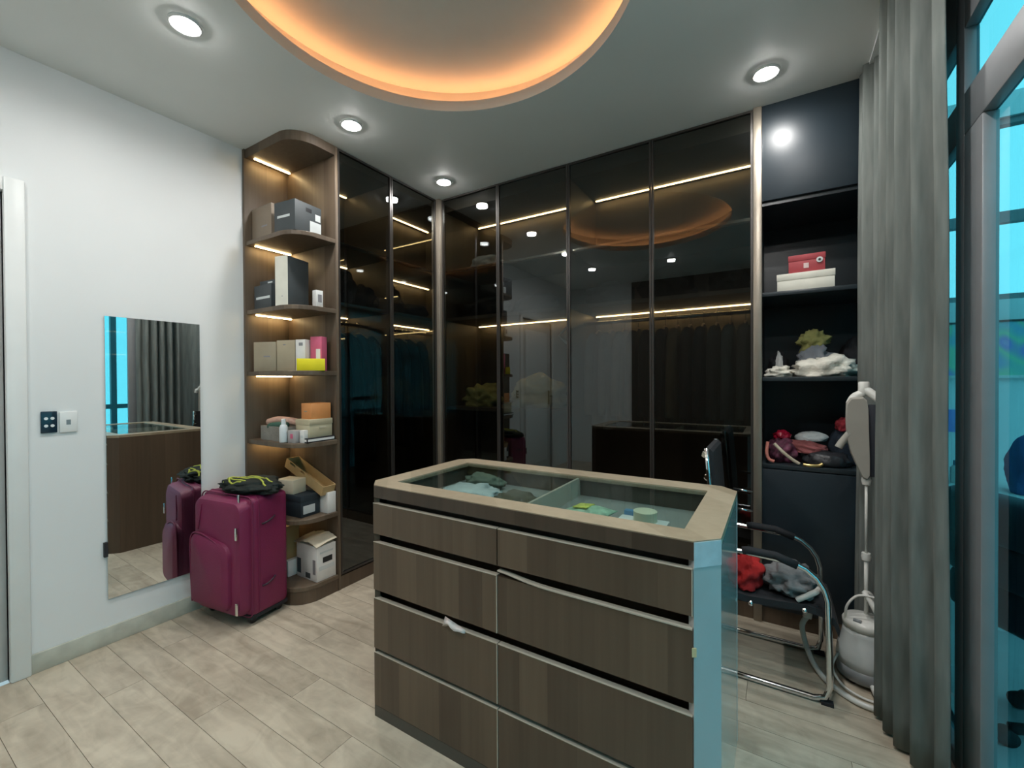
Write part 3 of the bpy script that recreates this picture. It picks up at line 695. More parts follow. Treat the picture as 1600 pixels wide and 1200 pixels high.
def folded_sheet(name, c, sx, sy, hgt, seed, mat, rot=0.0, layers=3):
    """a garment folded in soft layers"""
    m = MB()
    for L in range(layers):
        nx, ny = 22, 16; z0 = hgt * L / layers; th = hgt / layers
        k = 1 - 0.07 * L
        def pt(u, v, top):
            x = (u - 0.5) * sx * k + 0.02 * noise.noise((u * 2, v * 2, seed + L)); yv = (v - 0.5) * sy * k + 0.02 * noise.noise((u * 2, v * 2, seed + L + 9))
            e = min(1.0, 6 * min(u, 1 - u, v, 1 - v)) ** 0.5
            wv = 0.35 * hgt * noise.noise((u * 3.0 + seed, v * 3.0, seed)) * (L + 1) / layers
            base = 0.0 if (L == 0 and not top) else max(0.0, z0 + wv * (z0 > 0))
            z = base + (th * e * (0.9 + 0.5 * noise.noise((u * 5, v * 5, seed + L * 3))) if top else 0)
            return RT(c[0], c[1], c[2], rot) @ Vector((x, yv, max(z, 0)))
        g = {}
        for top in (0, 1):
            for i in range(nx + 1):
                for j in range(ny + 1):
                    if top and (i in (0, nx) or j in (0, ny)): g[i, j, 1] = g[i, j, 0]
                    else: g[i, j, top] = m.bm.verts.new(pt(i / nx, j / ny, top))
        for top in (0, 1):
            for i in range(nx):
                for j in range(ny):
                    q = []
                    for a in (g[i, j, top], g[i + 1, j, top], g[i + 1, j + 1, top], g[i, j + 1, top]):
                        if a not in q: q.append(a)
                    try: m.bm.faces.new(q if top else q[::-1])
                    except ValueError: pass
    return m
jk = thing('folded_jacket', 'black folded jacket with yellow-green stripes lying on the suitcase', 'jacket', tuple(TS @ Vector((0.26, 0.17, 0.677))))
cj = TS @ Vector((0.255, 0.170, 0.688))
from mathutils.bvhtree import BVHTree
jm = MB().blob((cj.x, cj.y, cj.z - 0.011), (0.190, 0.112, 0.044), 33, 0.28, 1.9, 5, True, RT(0, 0, 0, 12))
jb = BVHTree.FromBMesh(jm.bm)
jm.build('folded_body', cloth('black_jersey', (0.020, 0.026, 0.024)), jk, True)
M_NEON = cloth('neon_stripe', (0.45, 0.50, 0.09))
TJ = RT(cj.x, cj.y, cj.z - 0.011, 12)
for i, (u0, v0, u1, v1) in enumerate(((-0.15, -0.050, 0.01, -0.085), (-0.155, -0.028, 0.03, -0.066), (-0.12, 0.005, 0.155, -0.035), (-0.09, 0.035, 0.15, 0.010), (-0.165, -0.02, -0.12, 0.04))):
    pts = []
    for k in range(25):
        u = u0 + (u1 - u0) * k / 24; v = v0 + (v1 - v0) * k / 24 + 0.012 * math.sin(k * 0.33 + i * 1.3)
        o_ = TJ @ Vector((u, v, 0.3)); hit = jb.ray_cast(o_, Vector((0, 0, -1)))
        if hit[0] is not None: pts.append(hit[0] + Vector((0, 0, 0.001)))
    if len(pts) > 3: MB().tube(pts, 0.0048, 6).build('stripe', M_NEON, jk, True)

# ---------------------------------------------------------------- boxes
def carton(name, label, mat, x0, x1, y0, y1, z0, hgt, rot=0.0, lid=None, stickers=(), cat='box', group=None, lidh=0.3):
    """box resting at z0; stickers: (face, u0, u1, v0, v1, material, part name) in 0..1 of the face; faces 'f' (-y) and 'r' (+x)"""
    cx, cy = (x0 + x1) / 2, (y0 + y1) / 2; a, b_ = (x1 - x0) / 2, (y1 - y0) / 2
    T = RT(cx, cy, z0 + 0.0006, rot)
    t = thing(name, label, cat, (cx, cy, z0), group)
    hb = hgt * (1 - lidh) if lid else hgt
    B('body', mat, -a + (0.002 if lid else 0), a - (0.002 if lid else 0), -b_ + (0.002 if lid else 0), b_ - (0.002 if lid else 0), 0, hb + (0.002 if lid else 0), t, 0.0015, T)
    if lid: B('lid', lid, -a, a, -b_, b_, hb, hgt, t, 0.0015, T)
    for face, u0, u1, v0, v1, mt, nm in stickers:
        if face == 'f': B(nm, mt, -a + 2 * a * u0, -a + 2 * a * u1, -b_ - 0.0008, -b_ + 0.001, hgt * v0, hgt * v1, t, 0, T)
        elif face == 'r': B(nm, mt, a - 0.001, a + 0.0008, -b_ + 2 * b_ * u0, -b_ + 2 * b_ * u1, hgt * v0, hgt * v1, t, 0, T)
        else: B(nm, mt, -a + 2 * a * u0, -a + 2 * a * u1, -b_ + 2 * b_ * v0, -b_ + 2 * b_ * v1, hgt - 0.001, hgt + 0.0008, t, 0, T)
    return t
C_CHAR = card('charcoal', (0.055, 0.065, 0.070)); C_TAUPE = card('taupe', (0.24, 0.19, 0.14)); C_WHITE = card('white', (0.78, 0.78, 0.76))
C_KHAKI = card('khaki', (0.36, 0.31, 0.22)); C_PINK = card('pink', (0.62, 0.12, 0.22)); C_YEL = card('yellow', (0.80, 0.70, 0.01)); C_ORG = card('orange', (0.72, 0.30, 0.10))
C_BEIGE = card('beige', (0.52, 0.46, 0.31)); C_NAVY = card('navy', (0.020, 0.032, 0.042)); C_KRAFT = card('kraft', (0.52, 0.36, 0.17)); C_BLACK = card('black', (0.015, 0.016, 0.018))
C_PRINT = card('pale_print', (0.62, 0.66, 0.66)); C_GREYP = card('grey_print', (0.25, 0.25, 0.27)); C_CREAM = card('cream', (0.60, 0.54, 0.40)); C_RED = card('red', (0.36, 0.045, 0.055))
Z = [z + 0.013 for z in LEV] + [0.10]
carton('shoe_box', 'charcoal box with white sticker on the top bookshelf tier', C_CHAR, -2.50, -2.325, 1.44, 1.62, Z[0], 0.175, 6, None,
       [('f', 0.15, 0.75, 0.47, 0.55, C_PRINT, 'lettering'), ('r', 0.55, 0.98, 0.06, 0.46, C_PRINT, 'sticker'), ('r', 0.76, 0.96, 0.52, 0.74, C_PRINT, 'sticker'), ('r', 0.40, 0.62, 0.72, 0.85, C_BLACK, 'small_mark')])  # last entry: flat black patch on the side face
carton('gift_box', 'plain taupe box against the wall side of the top bookshelf tier', C_TAUPE, -2.755, -2.545, 1.445, 1.60, Z[0], 0.20, 0, None, [('f', 0.5, 0.78, 0.36, 0.40, C_GREYP, 'lettering')])
carton('small_box', 'small cream box behind the charcoal box on the top tier', C_CREAM, -2.53, -2.46, 1.635, 1.672, Z[0], 0.205, 0, C_BEIGE)
carton('shoe_box', 'charcoal box with a pale lettering bar left of the tall white box', C_CHAR, -2.73, -2.545, 1.44, 1.60, Z[1], 0.145, 0, None, [('f', 0.12, 0.92, 0.42, 0.52, C_PRINT, 'lettering')])
carton('shoe_box', 'flat charcoal box stacked on a lettered charcoal box', C_CHAR, -2.70, -2.55, 1.46, 1.60, Z[1] + 0.1462, 0.028, 2, None, [('f', 0.55, 0.85, 0.35, 0.65, C_PRINT, 'lettering')])
carton('tall_box', 'tall upright box with white front and charcoal side', C_CHAR, -2.490, -2.400, 1.430, 1.590, Z[1], 0.285, 14, None, [('f', 0.0, 1.0, 0.0, 1.0, card('ivory', (0.72, 0.71, 0.62)), 'white_front'), ('f', 0.5, 0.6, 0.18, 0.20, C_GREYP, 'lettering')])
carton('small_box', 'small white box at the rear beside the tall upright box', C_WHITE, -2.335, -2.298, 1.565, 1.61, Z[1], 0.10, 0, None, [('r', 0.25, 0.8, 0.3, 0.75, C_GREYP, 'small_mark')])
def turned(cx, cy, wd, dp): return (cx - wd / 2, cx + wd / 2, cy - dp / 2, cy + dp / 2)
carton('gift_box', 'taupe grey box at the wall end of the yellow box tier', C_KHAKI, *turned(-2.660, 1.500, 0.158, 0.10), Z[2], 0.178, 19, None, [('f', 0.45, 0.75, 0.48, 0.53, C_GREYP, 'lettering')])
carton('gift_box', 'khaki box between the taupe box and the white box', card('khaki_light', (0.42, 0.36, 0.25)), *turned(-2.520, 1.548, 0.126, 0.10), Z[2], 0.185, 19, None, [('f', 0.35, 0.5, 0.84, 0.87, C_GREYP, 'lettering')])
carton('upright_box', 'upright white box with a dark round mark', C_WHITE, *turned(-2.424, 1.580, 0.066, 0.10), Z[2], 0.187, 19, None, [('f', 0.35, 0.75, 0.80, 0.90, C_GREYP, 'small_mark')])
carton('upright_box', 'upright pink box with a white oval window', C_PINK, *turned(-2.350, 1.614, 0.076, 0.05), Z[2], 0.205, 19, None, [('f', 0.50, 0.88, 0.25, 0.64, C_WHITE, 'oval_window')])
carton('yellow_box', 'low bright yellow box in front of the pink box', C_YEL, *turned(-2.316, 1.540, 0.150, 0.045), Z[2], 0.070, 56)
carton('orange_box', 'orange box standing on a beige box', C_ORG, -2.40, -2.305, 1.53, 1.66, Z[3] + 0.1325, 0.092, 0, None, [('f', 0.3, 0.6, 0.45, 0.52, C_KHAKI, 'lettering')])
carton('beige_box', 'beige lidded box between an orange box and a flat black case', C_BEIGE, -2.42, -2.295, 1.505, 1.665, Z[3] + 0.0265, 0.105, 4, C_BEIGE, [('r', 0.4, 0.7, 0.5, 0.6, C_CREAM, 'lettering')])
carton('flat_case', 'flat black and white case under the beige box', C_BLACK, -2.44, -2.284, 1.485, 1.672, Z[3], 0.026, 2, None, [('f', 0.03, 0.97, 0.25, 0.75, C_WHITE, 'page_block'), ('r', 0.03, 0.97, 0.25, 0.75, C_WHITE, 'page_block')])
bk = thing('storage_basket', 'grey fabric basket with rolled cloths beside the white bottle', 'basket', (-2.60, 1.53, Z[3]))
m = MB(); x0, x1, y0, y1 = -2.70, -2.465, 1.455, 1.61
M_BASK = cloth('basket_grey', (0.30, 0.29, 0.26))
for q in ((x0, x1, y0, y0 + 0.006), (x0, x1, y1 - 0.006, y1), (x0, x0 + 0.006, y0 + 0.006, y1 - 0.006), (x1 - 0.006, x1, y0 + 0.006, y1 - 0.006)): m.box(*q, Z[3] + 0.0005, Z[3] + 0.085)
m.box(x0 + 0.006, x1 - 0.006, y0 + 0.006, y1 - 0.006, Z[3] + 0.0005, Z[3] + 0.008)
m.build('basket_wall', M_BASK, bk)
tag(MB().tube(smooth_path([(-2.69, 1.50, Z[3] + 0.100), (-2.62, 1.52, Z[3] + 0.115), (-2.52, 1.54, Z[3] + 0.112), (-2.48, 1.57, Z[3] + 0.10)]), 0.024, 10).build('rolled_cloth', cloth('blush', (0.60, 0.38, 0.30)), None, True), 'blush pink rolled cloth on top of the grey basket', 'cloth')
tag(MB().tube(smooth_path([(-2.63, 1.475, Z[3] + 0.080), (-2.58, 1.48, Z[3] + 0.088), (-2.50, 1.50, Z[3] + 0.090)]), 0.022, 10).build('rolled_cloth', cloth('bottle_green', (0.06, 0.13, 0.10)), None, True), 'dark green rolled cloth on top of the grey basket', 'cloth')
bt = thing('spray_bottle', 'slim white bottle at the front of the basket', 'bottle', (-2.435, 1.435, Z[3]))
MB().lathe([(0.021, 0.0006), (0.023, 0.006), (0.023, 0.085), (0.018, 0.10), (0.010, 0.108)], (-2.435, 1.442, Z[3]), 20).build('body', plain('white_plastic', (0.72, 0.76, 0.78), 0.3), bt, True)
MB().lathe([(0.013, 0.105), (0.013, 0.135), (0.008, 0.138)], (-2.435, 1.442, Z[3]), 16).build('cap', plain('white_plastic', (0.72, 0.76, 0.78), 0.3), bt, 'auto')
carton('skincare_box', 'small grey box with a pink round logo by the white bottle', card('silver_grey', (0.42, 0.40, 0.40)), -2.405, -2.345, 1.450, 1.490, Z[3], 0.072, 8, None, [('f', 0.35, 0.70, 0.35, 0.72, C_PINK, 'round_logo')])
carton('skincare_box', 'small white box between the pink logo box and the flat case', C_WHITE, -2.338, -2.305, 1.4800, 1.482 + 0.03, Z[3], 0.072, 8, None, [('f', 0.2, 0.8, 0.4, 0.6, C_PRINT, 'lettering')])
# navy box, white box, cream box and tilted kraft lid on the fifth shelf
carton('shoe_box', 'dark navy shoe box with a white sticker near the suitcase', C_NAVY, -2.60, -2.345, 1.475, 1.605, Z[4], 0.125, 4, C_NAVY, [('r', 0.12, 0.72, 0.14, 0.52, C_PRINT, 'sticker')], lidh=0.28)
carton('white_box', 'plain white box beside the navy shoe box', C_WHITE, -2.56, -2.285, 1.620, 1.676, Z[4], 0.125, 0)
carton('cream_box', 'small cream box on top of the navy shoe box', C_CREAM, -2.56, -2.43, 1.475, 1.570, Z[4] + 0.1262, 0.082, 12)
T = RT(-2.47, 1.628, Z[4] + 0.21, 2, 0, 22)
kb = thing('kraft_tray', 'kraft cardboard tray with slots tilted over the boxes', 'cardboard tray', (-2.47, 1.63, Z[4] + 0.127))
m = MB(); m.box(-0.19, 0.19, -0.045, 0.042, -0.030, -0.026, 0, T); m.box(-0.19, 0.19, -0.045, -0.041, -0.026, 0.012, 0, T); m.box(-0.19, 0.19, -0.045, -0.041, 0.026, 0.03, 0, T); m.box(-0.19, -0.148, -0.045, -0.041, 0.012, 0.026, 0, T); m.box(-0.092, -0.038, -0.045, -0.041, 0.012, 0.026, 0, T); m.box(0.018, 0.19, -0.045, -0.041, 0.012, 0.026, 0, T); m.box(-0.19, 0.19, 0.038, 0.042, -0.026, 0.03, 0, T); m.box(-0.19, -0.186, -0.041, 0.038, -0.026, 0.03, 0, T); m.box(0.186, 0.19, -0.041, 0.038, -0.026, 0.03, 0, T)
m.build('tray', C_KRAFT, kb)
carton('kraft_box', 'tall kraft box on the lowest tier half hidden by the suitcase', C_KRAFT, -2.70, -2.545, 1.455, 1.60, Z[5], 0.290, 0)
carton('white_box', 'low white carton leaning by the kraft box on the lowest tier', C_WHITE, -2.535, -2.500, 1.50, 1.60, Z[5], 0.095, 0)
# printed appliance carton with open flap
pc_ = carton('appliance_box', 'white printed carton with a lifted flap on the lowest tier', C_WHITE, -2.485, -2.285, 1.545, 1.672, Z[5], 0.205, 0, None,
       [('r', 0.30, 0.80, 0.50, 0.66, C_BLACK, 'printed_window'), ('r', 0.10, 0.90, 0.30, 0.42, C_PRINT, 'lettering'), ('r', 0.15, 0.85, 0.78, 0.83, C_PRINT, 'lettering'), ('f', 0.03, 0.22, 0.12, 0.55, C_NAVY, 'printed_shape'), ('f', 0.80, 0.93, 0.20, 0.62, C_GREYP, 'printed_shape'), ('f', 0.45, 0.68, 0.05, 0.20, C_CHAR, 'printed_shape')])
m = MB(); T = RT(-2.385, 1.608, Z[5] + 0.2065)
rg = []
for i in range(13):
    u = i / 12
    zz = 0.012 + 0.020 * noise.noise((u * 5, 0.3, 1)) + 0.022 * math.sin(u * 3.1)
    rg.append([T @ Vector((-0.115 + 0.225 * u, -0.072, zz - 0.010)), T @ Vector((-0.115 + 0.225 * u, 0.0, zz + 0.006)), T @ Vector((-0.115 + 0.225 * u, 0.064, zz + 0.012)), T @ Vector((-0.115 + 0.225 * u, 0.064, zz + 0.009)), T @ Vector((-0.115 + 0.225 * u, 0.0, zz + 0.003)), T @ Vector((-0.115 + 0.225 * u, -0.072, zz - 0.013))])
m.loft(rg).build('lifted_flap', card('flap_cream', (0.66, 0.60, 0.46)), pc_, 'auto')

# niche boxes
carton('lidded_box', 'flat ivory lidded box on the open shelf under the red box', card('ivory', (0.72, 0.71, 0.62)), 0.012, 0.262, 2.685, 2.88, 1.730, 0.098, -4, card('ivory', (0.72, 0.71, 0.62)), lidh=0.35)
rb = carton('keepsake_box', 'red lidded box with a round badge on the ivory box', C_RED, 0.062, 0.222, 2.70, 2.84, 1.8295, 0.092, -4, C_RED, [('f', 0.42, 0.56, 0.22, 0.50, card('pale_pink', (0.66, 0.50, 0.48)), 'square_tag')], lidh=0.33)
tl = RT(0.142, 2.77, 1.83, -4)
MB().lathe([(0.014, 0), (0.014, 0.004)], (0, 0, 0), 16, tl @ RT(0.055, -0.0695, 0.055, 0, 90)).build('round_badge', C_PRINT, rb)
MB().lathe([(0.006, 0), (0.006, 0.006)], (0, 0, 0), 12, tl @ RT(0.055, -0.0695, 0.055, 0, 90)).build('badge_hole', C_BLACK, rb)

# ---------------------------------------------------------------- soft things on the open shelves
def lump(name, label, cat, c, size, seed, mat, amp=0.3, freq=2.2, rot=0.0, tilt=0.0, group=None):
    o = MB().blob(c, size, seed, amp, freq, 4, True, RT(0, 0, 0, rot, 0, tilt)).build(name, mat, None, True)
    lo = min(v.co.z for v in o.data.vertices)
    o.location.z = c[2] + 0.0005 - lo
    return tag(o, label, cat, group)
lump('folded_towel', 'white crumpled towel heap below the grey cloth on the open shelf', 'towel', (0.215, 2.76, 1.288), (0.135, 0.11, 0.065), 11, cloth('white_towel', (0.68, 0.66, 0.58)), 0.45, 2.8)
lump('folded_towel', 'small white towel beside the bronze pillar on the open shelf', 'towel', (0.018, 2.72, 1.288), (0.060, 0.07, 0.034), 12, cloth('white_towel', (0.68, 0.66, 0.58)), 0.35, 2.6)
lump('grey_shirt', 'slate grey cloth peaked over the white towel heap', 'shirt', (0.175, 2.80, 1.352), (0.072, 0.065, 0.062), 13, cloth('slate', (0.22, 0.24, 0.27)), 0.45)
lump('green_pouch', 'dull yellow-green pouch balanced on the slate cloth', 'pouch', (0.185, 2.82, 1.415), (0.066, 0.05, 0.058), 15, cloth('yellow_green', (0.27, 0.27, 0.10)), 0.5, 2.6, 0, -20)
lump('black_bag', 'soft black bag behind the white towels on the open shelf', 'bag', (0.37, 2.97, 1.288), (0.075, 0.075, 0.13), 16, M_BLACK, 0.25)
lump('black_bag', 'small black bag behind the small white towel', 'bag', (0.015, 2.92, 1.288), (0.05, 0.07, 0.09), 17, M_BLACK, 0.25)
lump('paper_scrap', 'white crumpled paper standing before the small black bag', 'paper', (0.018, 2.83, 1.2885), (0.016, 0.012, 0.085), 18, C_WHITE, 0.4)
# bag shelf
lump('patterned_bag', 'dark purple patterned bag by the pillar on the bag shelf', 'bag', (0.035, 2.77, 0.832), (0.072, 0.09, 0.085), 21, plain('floral_print', (0.12, 0.03, 0.06), 0.7, var=0.9, scale=40), 0.3)
lump('pink_pouch', 'dusty pink pouch lying across the bag shelf', 'pouch', (0.13, 2.75, 0.875), (0.095, 0.055, 0.040), 22, cloth('dusty_pink', (0.30, 0.10, 0.10)), 0.25, rot=-8, tilt=8)
lump('red_purse', 'glossy crimson purse perched on the patterned bag', 'purse', (0.030, 2.77, 0.945), (0.038, 0.04, 0.034), 23, plain('crimson_gloss', (0.35, 0.01, 0.035), 0.25), 0.3)
lump('grey_pouch', 'pale grey flat pouch leaning above the pink pouch', 'pouch', (0.165, 2.83, 0.935), (0.075, 0.045, 0.034), 24, cloth('pale_grey', (0.55, 0.60, 0.60)), 0.12, 1.5, 4, -4)
lump('black_handbag', 'quilted black handbag at the front of the bag shelf', 'handbag', (0.225, 2.71, 0.832), (0.098, 0.06, 0.050), 25, plain('black_leather', (0.02, 0.022, 0.026), 0.4, bump=0.3, bscale=50), 0.15)
lump('dark_backpack', 'dark backpack behind the steamer on the bag shelf', 'backpack', (0.345, 2.86, 0.832), (0.10, 0.10, 0.15), 26, cloth('dark_blue', (0.025, 0.035, 0.05)), 0.2)
lump('red_cloth', 'dark red cloth hanging off the backpack top', 'cloth', (0.305, 2.80, 1.005), (0.035, 0.04, 0.045), 27, cloth('wine_red', (0.28, 0.03, 0.04)), 0.4)
for i, (nm, lb, pts, mat) in enumerate((
        ('bag_strap', 'pink and cream strap trailing from the patterned bag', [(-0.035, 2.68, 0.94), (-0.04, 2.655, 0.89), (-0.03, 2.645, 0.855), (-0.005, 2.64, 0.845)], cloth('coral', (0.55, 0.20, 0.16))),
        ('bag_strap', 'cream woven strap slanting across the bag shelf', [(-0.005, 2.665, 0.935), (0.03, 2.645, 0.90), (0.07, 2.64, 0.865), (0.105, 2.64, 0.842)], cloth('cream_weave', (0.50, 0.45, 0.34))),
        ('gold_chain', 'short gold chain at the shelf edge before the handbag', [(0.12, 2.635, 0.842), (0.15, 2.630, 0.840), (0.185, 2.635, 0.842), (0.20, 2.640, 0.852)], plain('brass', (0.65, 0.50, 0.20), 0.3, metal=0.8)))):
    tag(MB().tube(smooth_path(pts), 0.0085, 8).build(nm, mat, None, True), lb, 'strap' if 'strap' in nm else 'chain')

# ---------------------------------------------------------------- hanging garments
def garment(x, y, zr, length, halfw, col, rotz, label, name='hanging_jacket', seed=0, group=None, thick=0.024, sleeves=True):
    """garment whose shoulders run along local x; hook sits on a rail at height zr"""
    T = RT(x, y, 0, rotz)
    hg = thing('clothes_hanger', 'hanger with the ' + label, 'hanger', (x, y, zr - 0.08), group and 'hangers in the wardrobes')
    m = MB(); m.tube([T @ Vector(p) for p in smooth_path([(0, 0, zr - 0.055), (0, 0, zr - 0.01), (0.012, 0, zr + 0.014), (-0.004, 0, zr + 0.022), (-0.016, 0, zr + 0.010)], 4)], 0.0025, 6)
    m.build('hook', M_CHROME, hg, True)
    m = MB(); m.tube([T @ Vector(p) for p in smooth_path([(-halfw * 0.78, 0, zr - 0.125), (-halfw * 0.4, 0, zr - 0.085), (0, 0, zr - 0.055), (halfw * 0.4, 0, zr - 0.085), (halfw * 0.78, 0, zr - 0.125)], 4)], 0.006, 6)
    m.build('shoulder_bar', card('hanger_wood', (0.30, 0.20, 0.10)), hg, True)
    g = thing(name, label, 'jacket' if 'jacket' in name else name.split('_')[-1], (x, y, zr - length), group)
    prof = [(0.0, 0.24, 0.5), (0.02, 0.30, 0.6), (0.055, 0.60, 0.8), (0.085, 0.86, 0.9), (0.13, 0.96, 1.0), (0.22, 0.92, 1.1), (0.45, 0.94, 1.15), (0.7, 1.0, 1.2), (0.9, 1.04, 1.25), (1.0, 1.05, 1.2)]
    m = MB(); rg = []; zt = zr - 0.062; body = length - 0.06
    for u, wv, th in prof:
        zz = zt - (u if u < 0.2 else u) * (body if u >= 0.2 else 0.62)
        if u < 0.2: zz = zt - u * 0.62
        else: zz = zt - 0.13 - (u - 0.2) / 0.8 * (body - 0.13)
        ring = []
        for k in range(28):
            a = 2 * math.pi * k / 28; ca, sa = math.cos(a), math.sin(a)
            fold = 1 + 0.30 * u * noise.noise((ca * 2.5 + seed, sa * 2.5, zz * 1.2 + seed))
            ring.append(T @ Vector((halfw * wv * (abs(ca) ** 0.75) * (1 if ca > 0 else -1) * (0.8 if sleeves else 1.0), thick * th * sa * fold * (1 + 0.25 * math.sin(ca * 9 + seed) * u), zz)))
        rg.append(ring)
    mt = cloth('garment_%d_%d_%d' % tuple(int(c * 1000) for c in col), col, 0.12)
    m.loft(rg).build('garment_body', mt, g, True)
    if sleeves:
        for s_ in (-1, 1):
            pts = smooth_path([(s_ * halfw * 0.62, 0, zt - 0.045), (s_ * halfw * 0.86, 0.004, zt - 0.10), (s_ * halfw * 0.96, 0.008, zt - 0.26), (s_ * halfw * 0.98, 0.012, zt - 0.44), (s_ * halfw * 0.93, 0.016, zt - 0.56)], 4)
            nn = len(pts)
            MB().tube([T @ p for p in pts], 0.03, 10, radii=[0.033 - 0.010 * i / nn for i in range(nn)]).build('sleeve', mt, g, True)
GB = [(-0.150, 0.72, (0.045, 0.05, 0.052), 'charcoal long jacket hung beside the bronze pillar', 'hanging_jacket'),
      (-0.225, 0.74, (0.075, 0.095, 0.10), 'slate teal coat hung beside the charcoal long jacket', 'hanging_coat'),
      (-0.300, 0.70, (0.02, 0.025, 0.03), 'black jacket hung beside the slate teal coat', 'hanging_jacket'),
      (-0.375, 0.66, (0.015, 0.018, 0.022), 'black shirt hung between two black jackets', 'hanging_shirt'),
      (-0.450, 0.70, (0.025, 0.022, 0.022), 'black brown blazer hung right of the door frame', 'hanging_blazer'),
      (-0.525, 0.66, (0.10, 0.08, 0.05), 'brown cardigan hung behind the black blazer', 'hanging_cardigan'),
      (-0.600, 0.72, (0.012, 0.014, 0.02), 'long navy black coat hung behind the middle door frame', 'hanging_coat'),
      (-0.690, 0.68, (0.015, 0.015, 0.02), 'navy black jacket hung left of the middle door frame', 'hanging_jacket'),
      (-0.770, 0.66, (0.02, 0.018, 0.018), 'soft black blouse hung amid the dark row', 'hanging_blouse'),
      (-0.860, 0.70, (0.11, 0.105, 0.10), 'warm grey jacket hung near the wardrobe divider', 'hanging_jacket'),
      (-0.950, 0.72, (0.13, 0.135, 0.14), 'light grey coat hung near the wardrobe divider', 'hanging_coat'),
      (-1.040, 0.70, (0.09, 0.09, 0.09), 'mid grey dress hung against the wardrobe divider', 'hanging_dress')]
for i, (x, L, col, lb, nm) in enumerate(GB):
    garment(x, 2.87, 1.672, L, 0.19, col, 90 + rnd.uniform(-1, 1), lb, nm, i * 1.7, 'clothes on the long wardrobe rail')
GL = [(1.78, 0.80, (0.02, 0.05, 0.075), 'deep blue dress hung nearest the bookshelf side panel', 'hanging_dress'),
      (1.87, 0.95, (0.010, 0.016, 0.02), 'long black coat hung behind the deep blue dress', 'hanging_coat'),
      (1.96, 0.90, (0.012, 0.014, 0.018), 'black gown hung in the first glass compartment', 'hanging_gown'),
      (2.05, 0.95, (0.02, 0.022, 0.025), 'black jacket hung beside the inner wardrobe divider', 'hanging_jacket'),
      (2.22, 0.90, (0.016, 0.02, 0.03), 'inky long coat hung past the inner wardrobe divider', 'hanging_coat'),
      (2.32, 0.85, (0.02, 0.018, 0.02), 'black tunic hung in the corner compartment', 'hanging_tunic'),
      (2.42, 0.90, (0.01, 0.014, 0.02), 'blue black robe hung in the corner compartment', 'hanging_robe'),
      (2.53, 0.88, (0.025, 0.025, 0.028), 'dim charcoal cloak hung deep in the corner compartment', 'hanging_cloak')]
for i, (yv, L, col, lb, nm) in enumerate(GL):
    garment(-2.53, yv, 1.672, L, 0.20, col, rnd.uniform(-1, 1), lb, nm, 30 + i * 1.3, 'clothes on the side wardrobe rail')

# bags and bundles on wardrobe shelves
zs = LZ[1] + 0.025; zu = LZ[0] + 0.025
for i, (c, sz, lb) in enumerate((((-2.50, 1.83, zs), (0.16, 0.10, 0.16), 'soft black bag on the lower shelf near the bookshelf'), ((-2.50, 2.04, zs), (0.16, 0.065, 0.11), 'low black bag on the lower shelf by the inner divider'),
        ((-2.50, 2.27, zs), (0.15, 0.10, 0.13), 'black duffel bag on the lower shelf in the corner compartment'), ((-2.48, 2.52, zs), (0.15, 0.08, 0.07), 'flat black bag beside the black duffel bag'))):
    lump('black_bag', lb, 'bag', c, sz, 40 + i, cloth('dull_black', (0.012, 0.014, 0.015)), 0.28, group='bags on the side wardrobe shelf')
lump('sun_hat', 'pale grey hat on the high wardrobe shelf near the corner pillar', 'hat', (-1.96, 2.84, zu), (0.14, 0.10, 0.075), 51, cloth('cap_grey', (0.26, 0.29, 0.29)), 0.3)
for i, (x, sx, hz, lb) in enumerate(((-1.50, 0.17, 0.09, 'black bag under the high shelf left of the wardrobe divider'), (-1.95, 0.20, 0.10, 'black bag on the lower shelf near the corner pillar'), (-0.95, 0.16, 0.10, 'dark bag right of the wardrobe divider on the lower shelf'), (-0.58, 0.16, 0.13, 'bulky dark bag on the lower shelf over the hung coats'), (-0.23, 0.10, 0.11, 'dark bag on the lower shelf beside the bronze pillar'))):
    lump('black_bag', lb, 'bag', (x, 2.82, zs), (sx, 0.13, hz), 60 + i, cloth('dull_black', (0.012, 0.014, 0.015)), 0.25, group='bags on the long wardrobe shelf')
lump('olive_bundle', 'olive green cloth bundle on the middle wardrobe shelf', 'bundle', (-2.00, 2.82, 1.075), (0.15, 0.12, 0.105), 71, cloth('olive', (0.30, 0.30, 0.12)), 0.4, 2.6)
lump('cream_bundle', 'pale cream cloth bundle beside the olive bundle', 'bundle', (-1.50, 2.84, 1.075), (0.20, 0.12, 0.15), 72, cloth('cream_cloth', (0.50, 0.46, 0.28)), 0.4, 2.4)
tag(MB().tube([(-1.275, 2.85, 1.66), (-1.34, 2.85, 1.60), (-1.275, 2.85, 1.54), (-1.235, 2.85, 1.56)], 0.010, 8).build('empty_hanger', card('white', (0.78, 0.78, 0.76)), None, True), 'empty white hanger hooked beside the wardrobe divider', 'hanger')

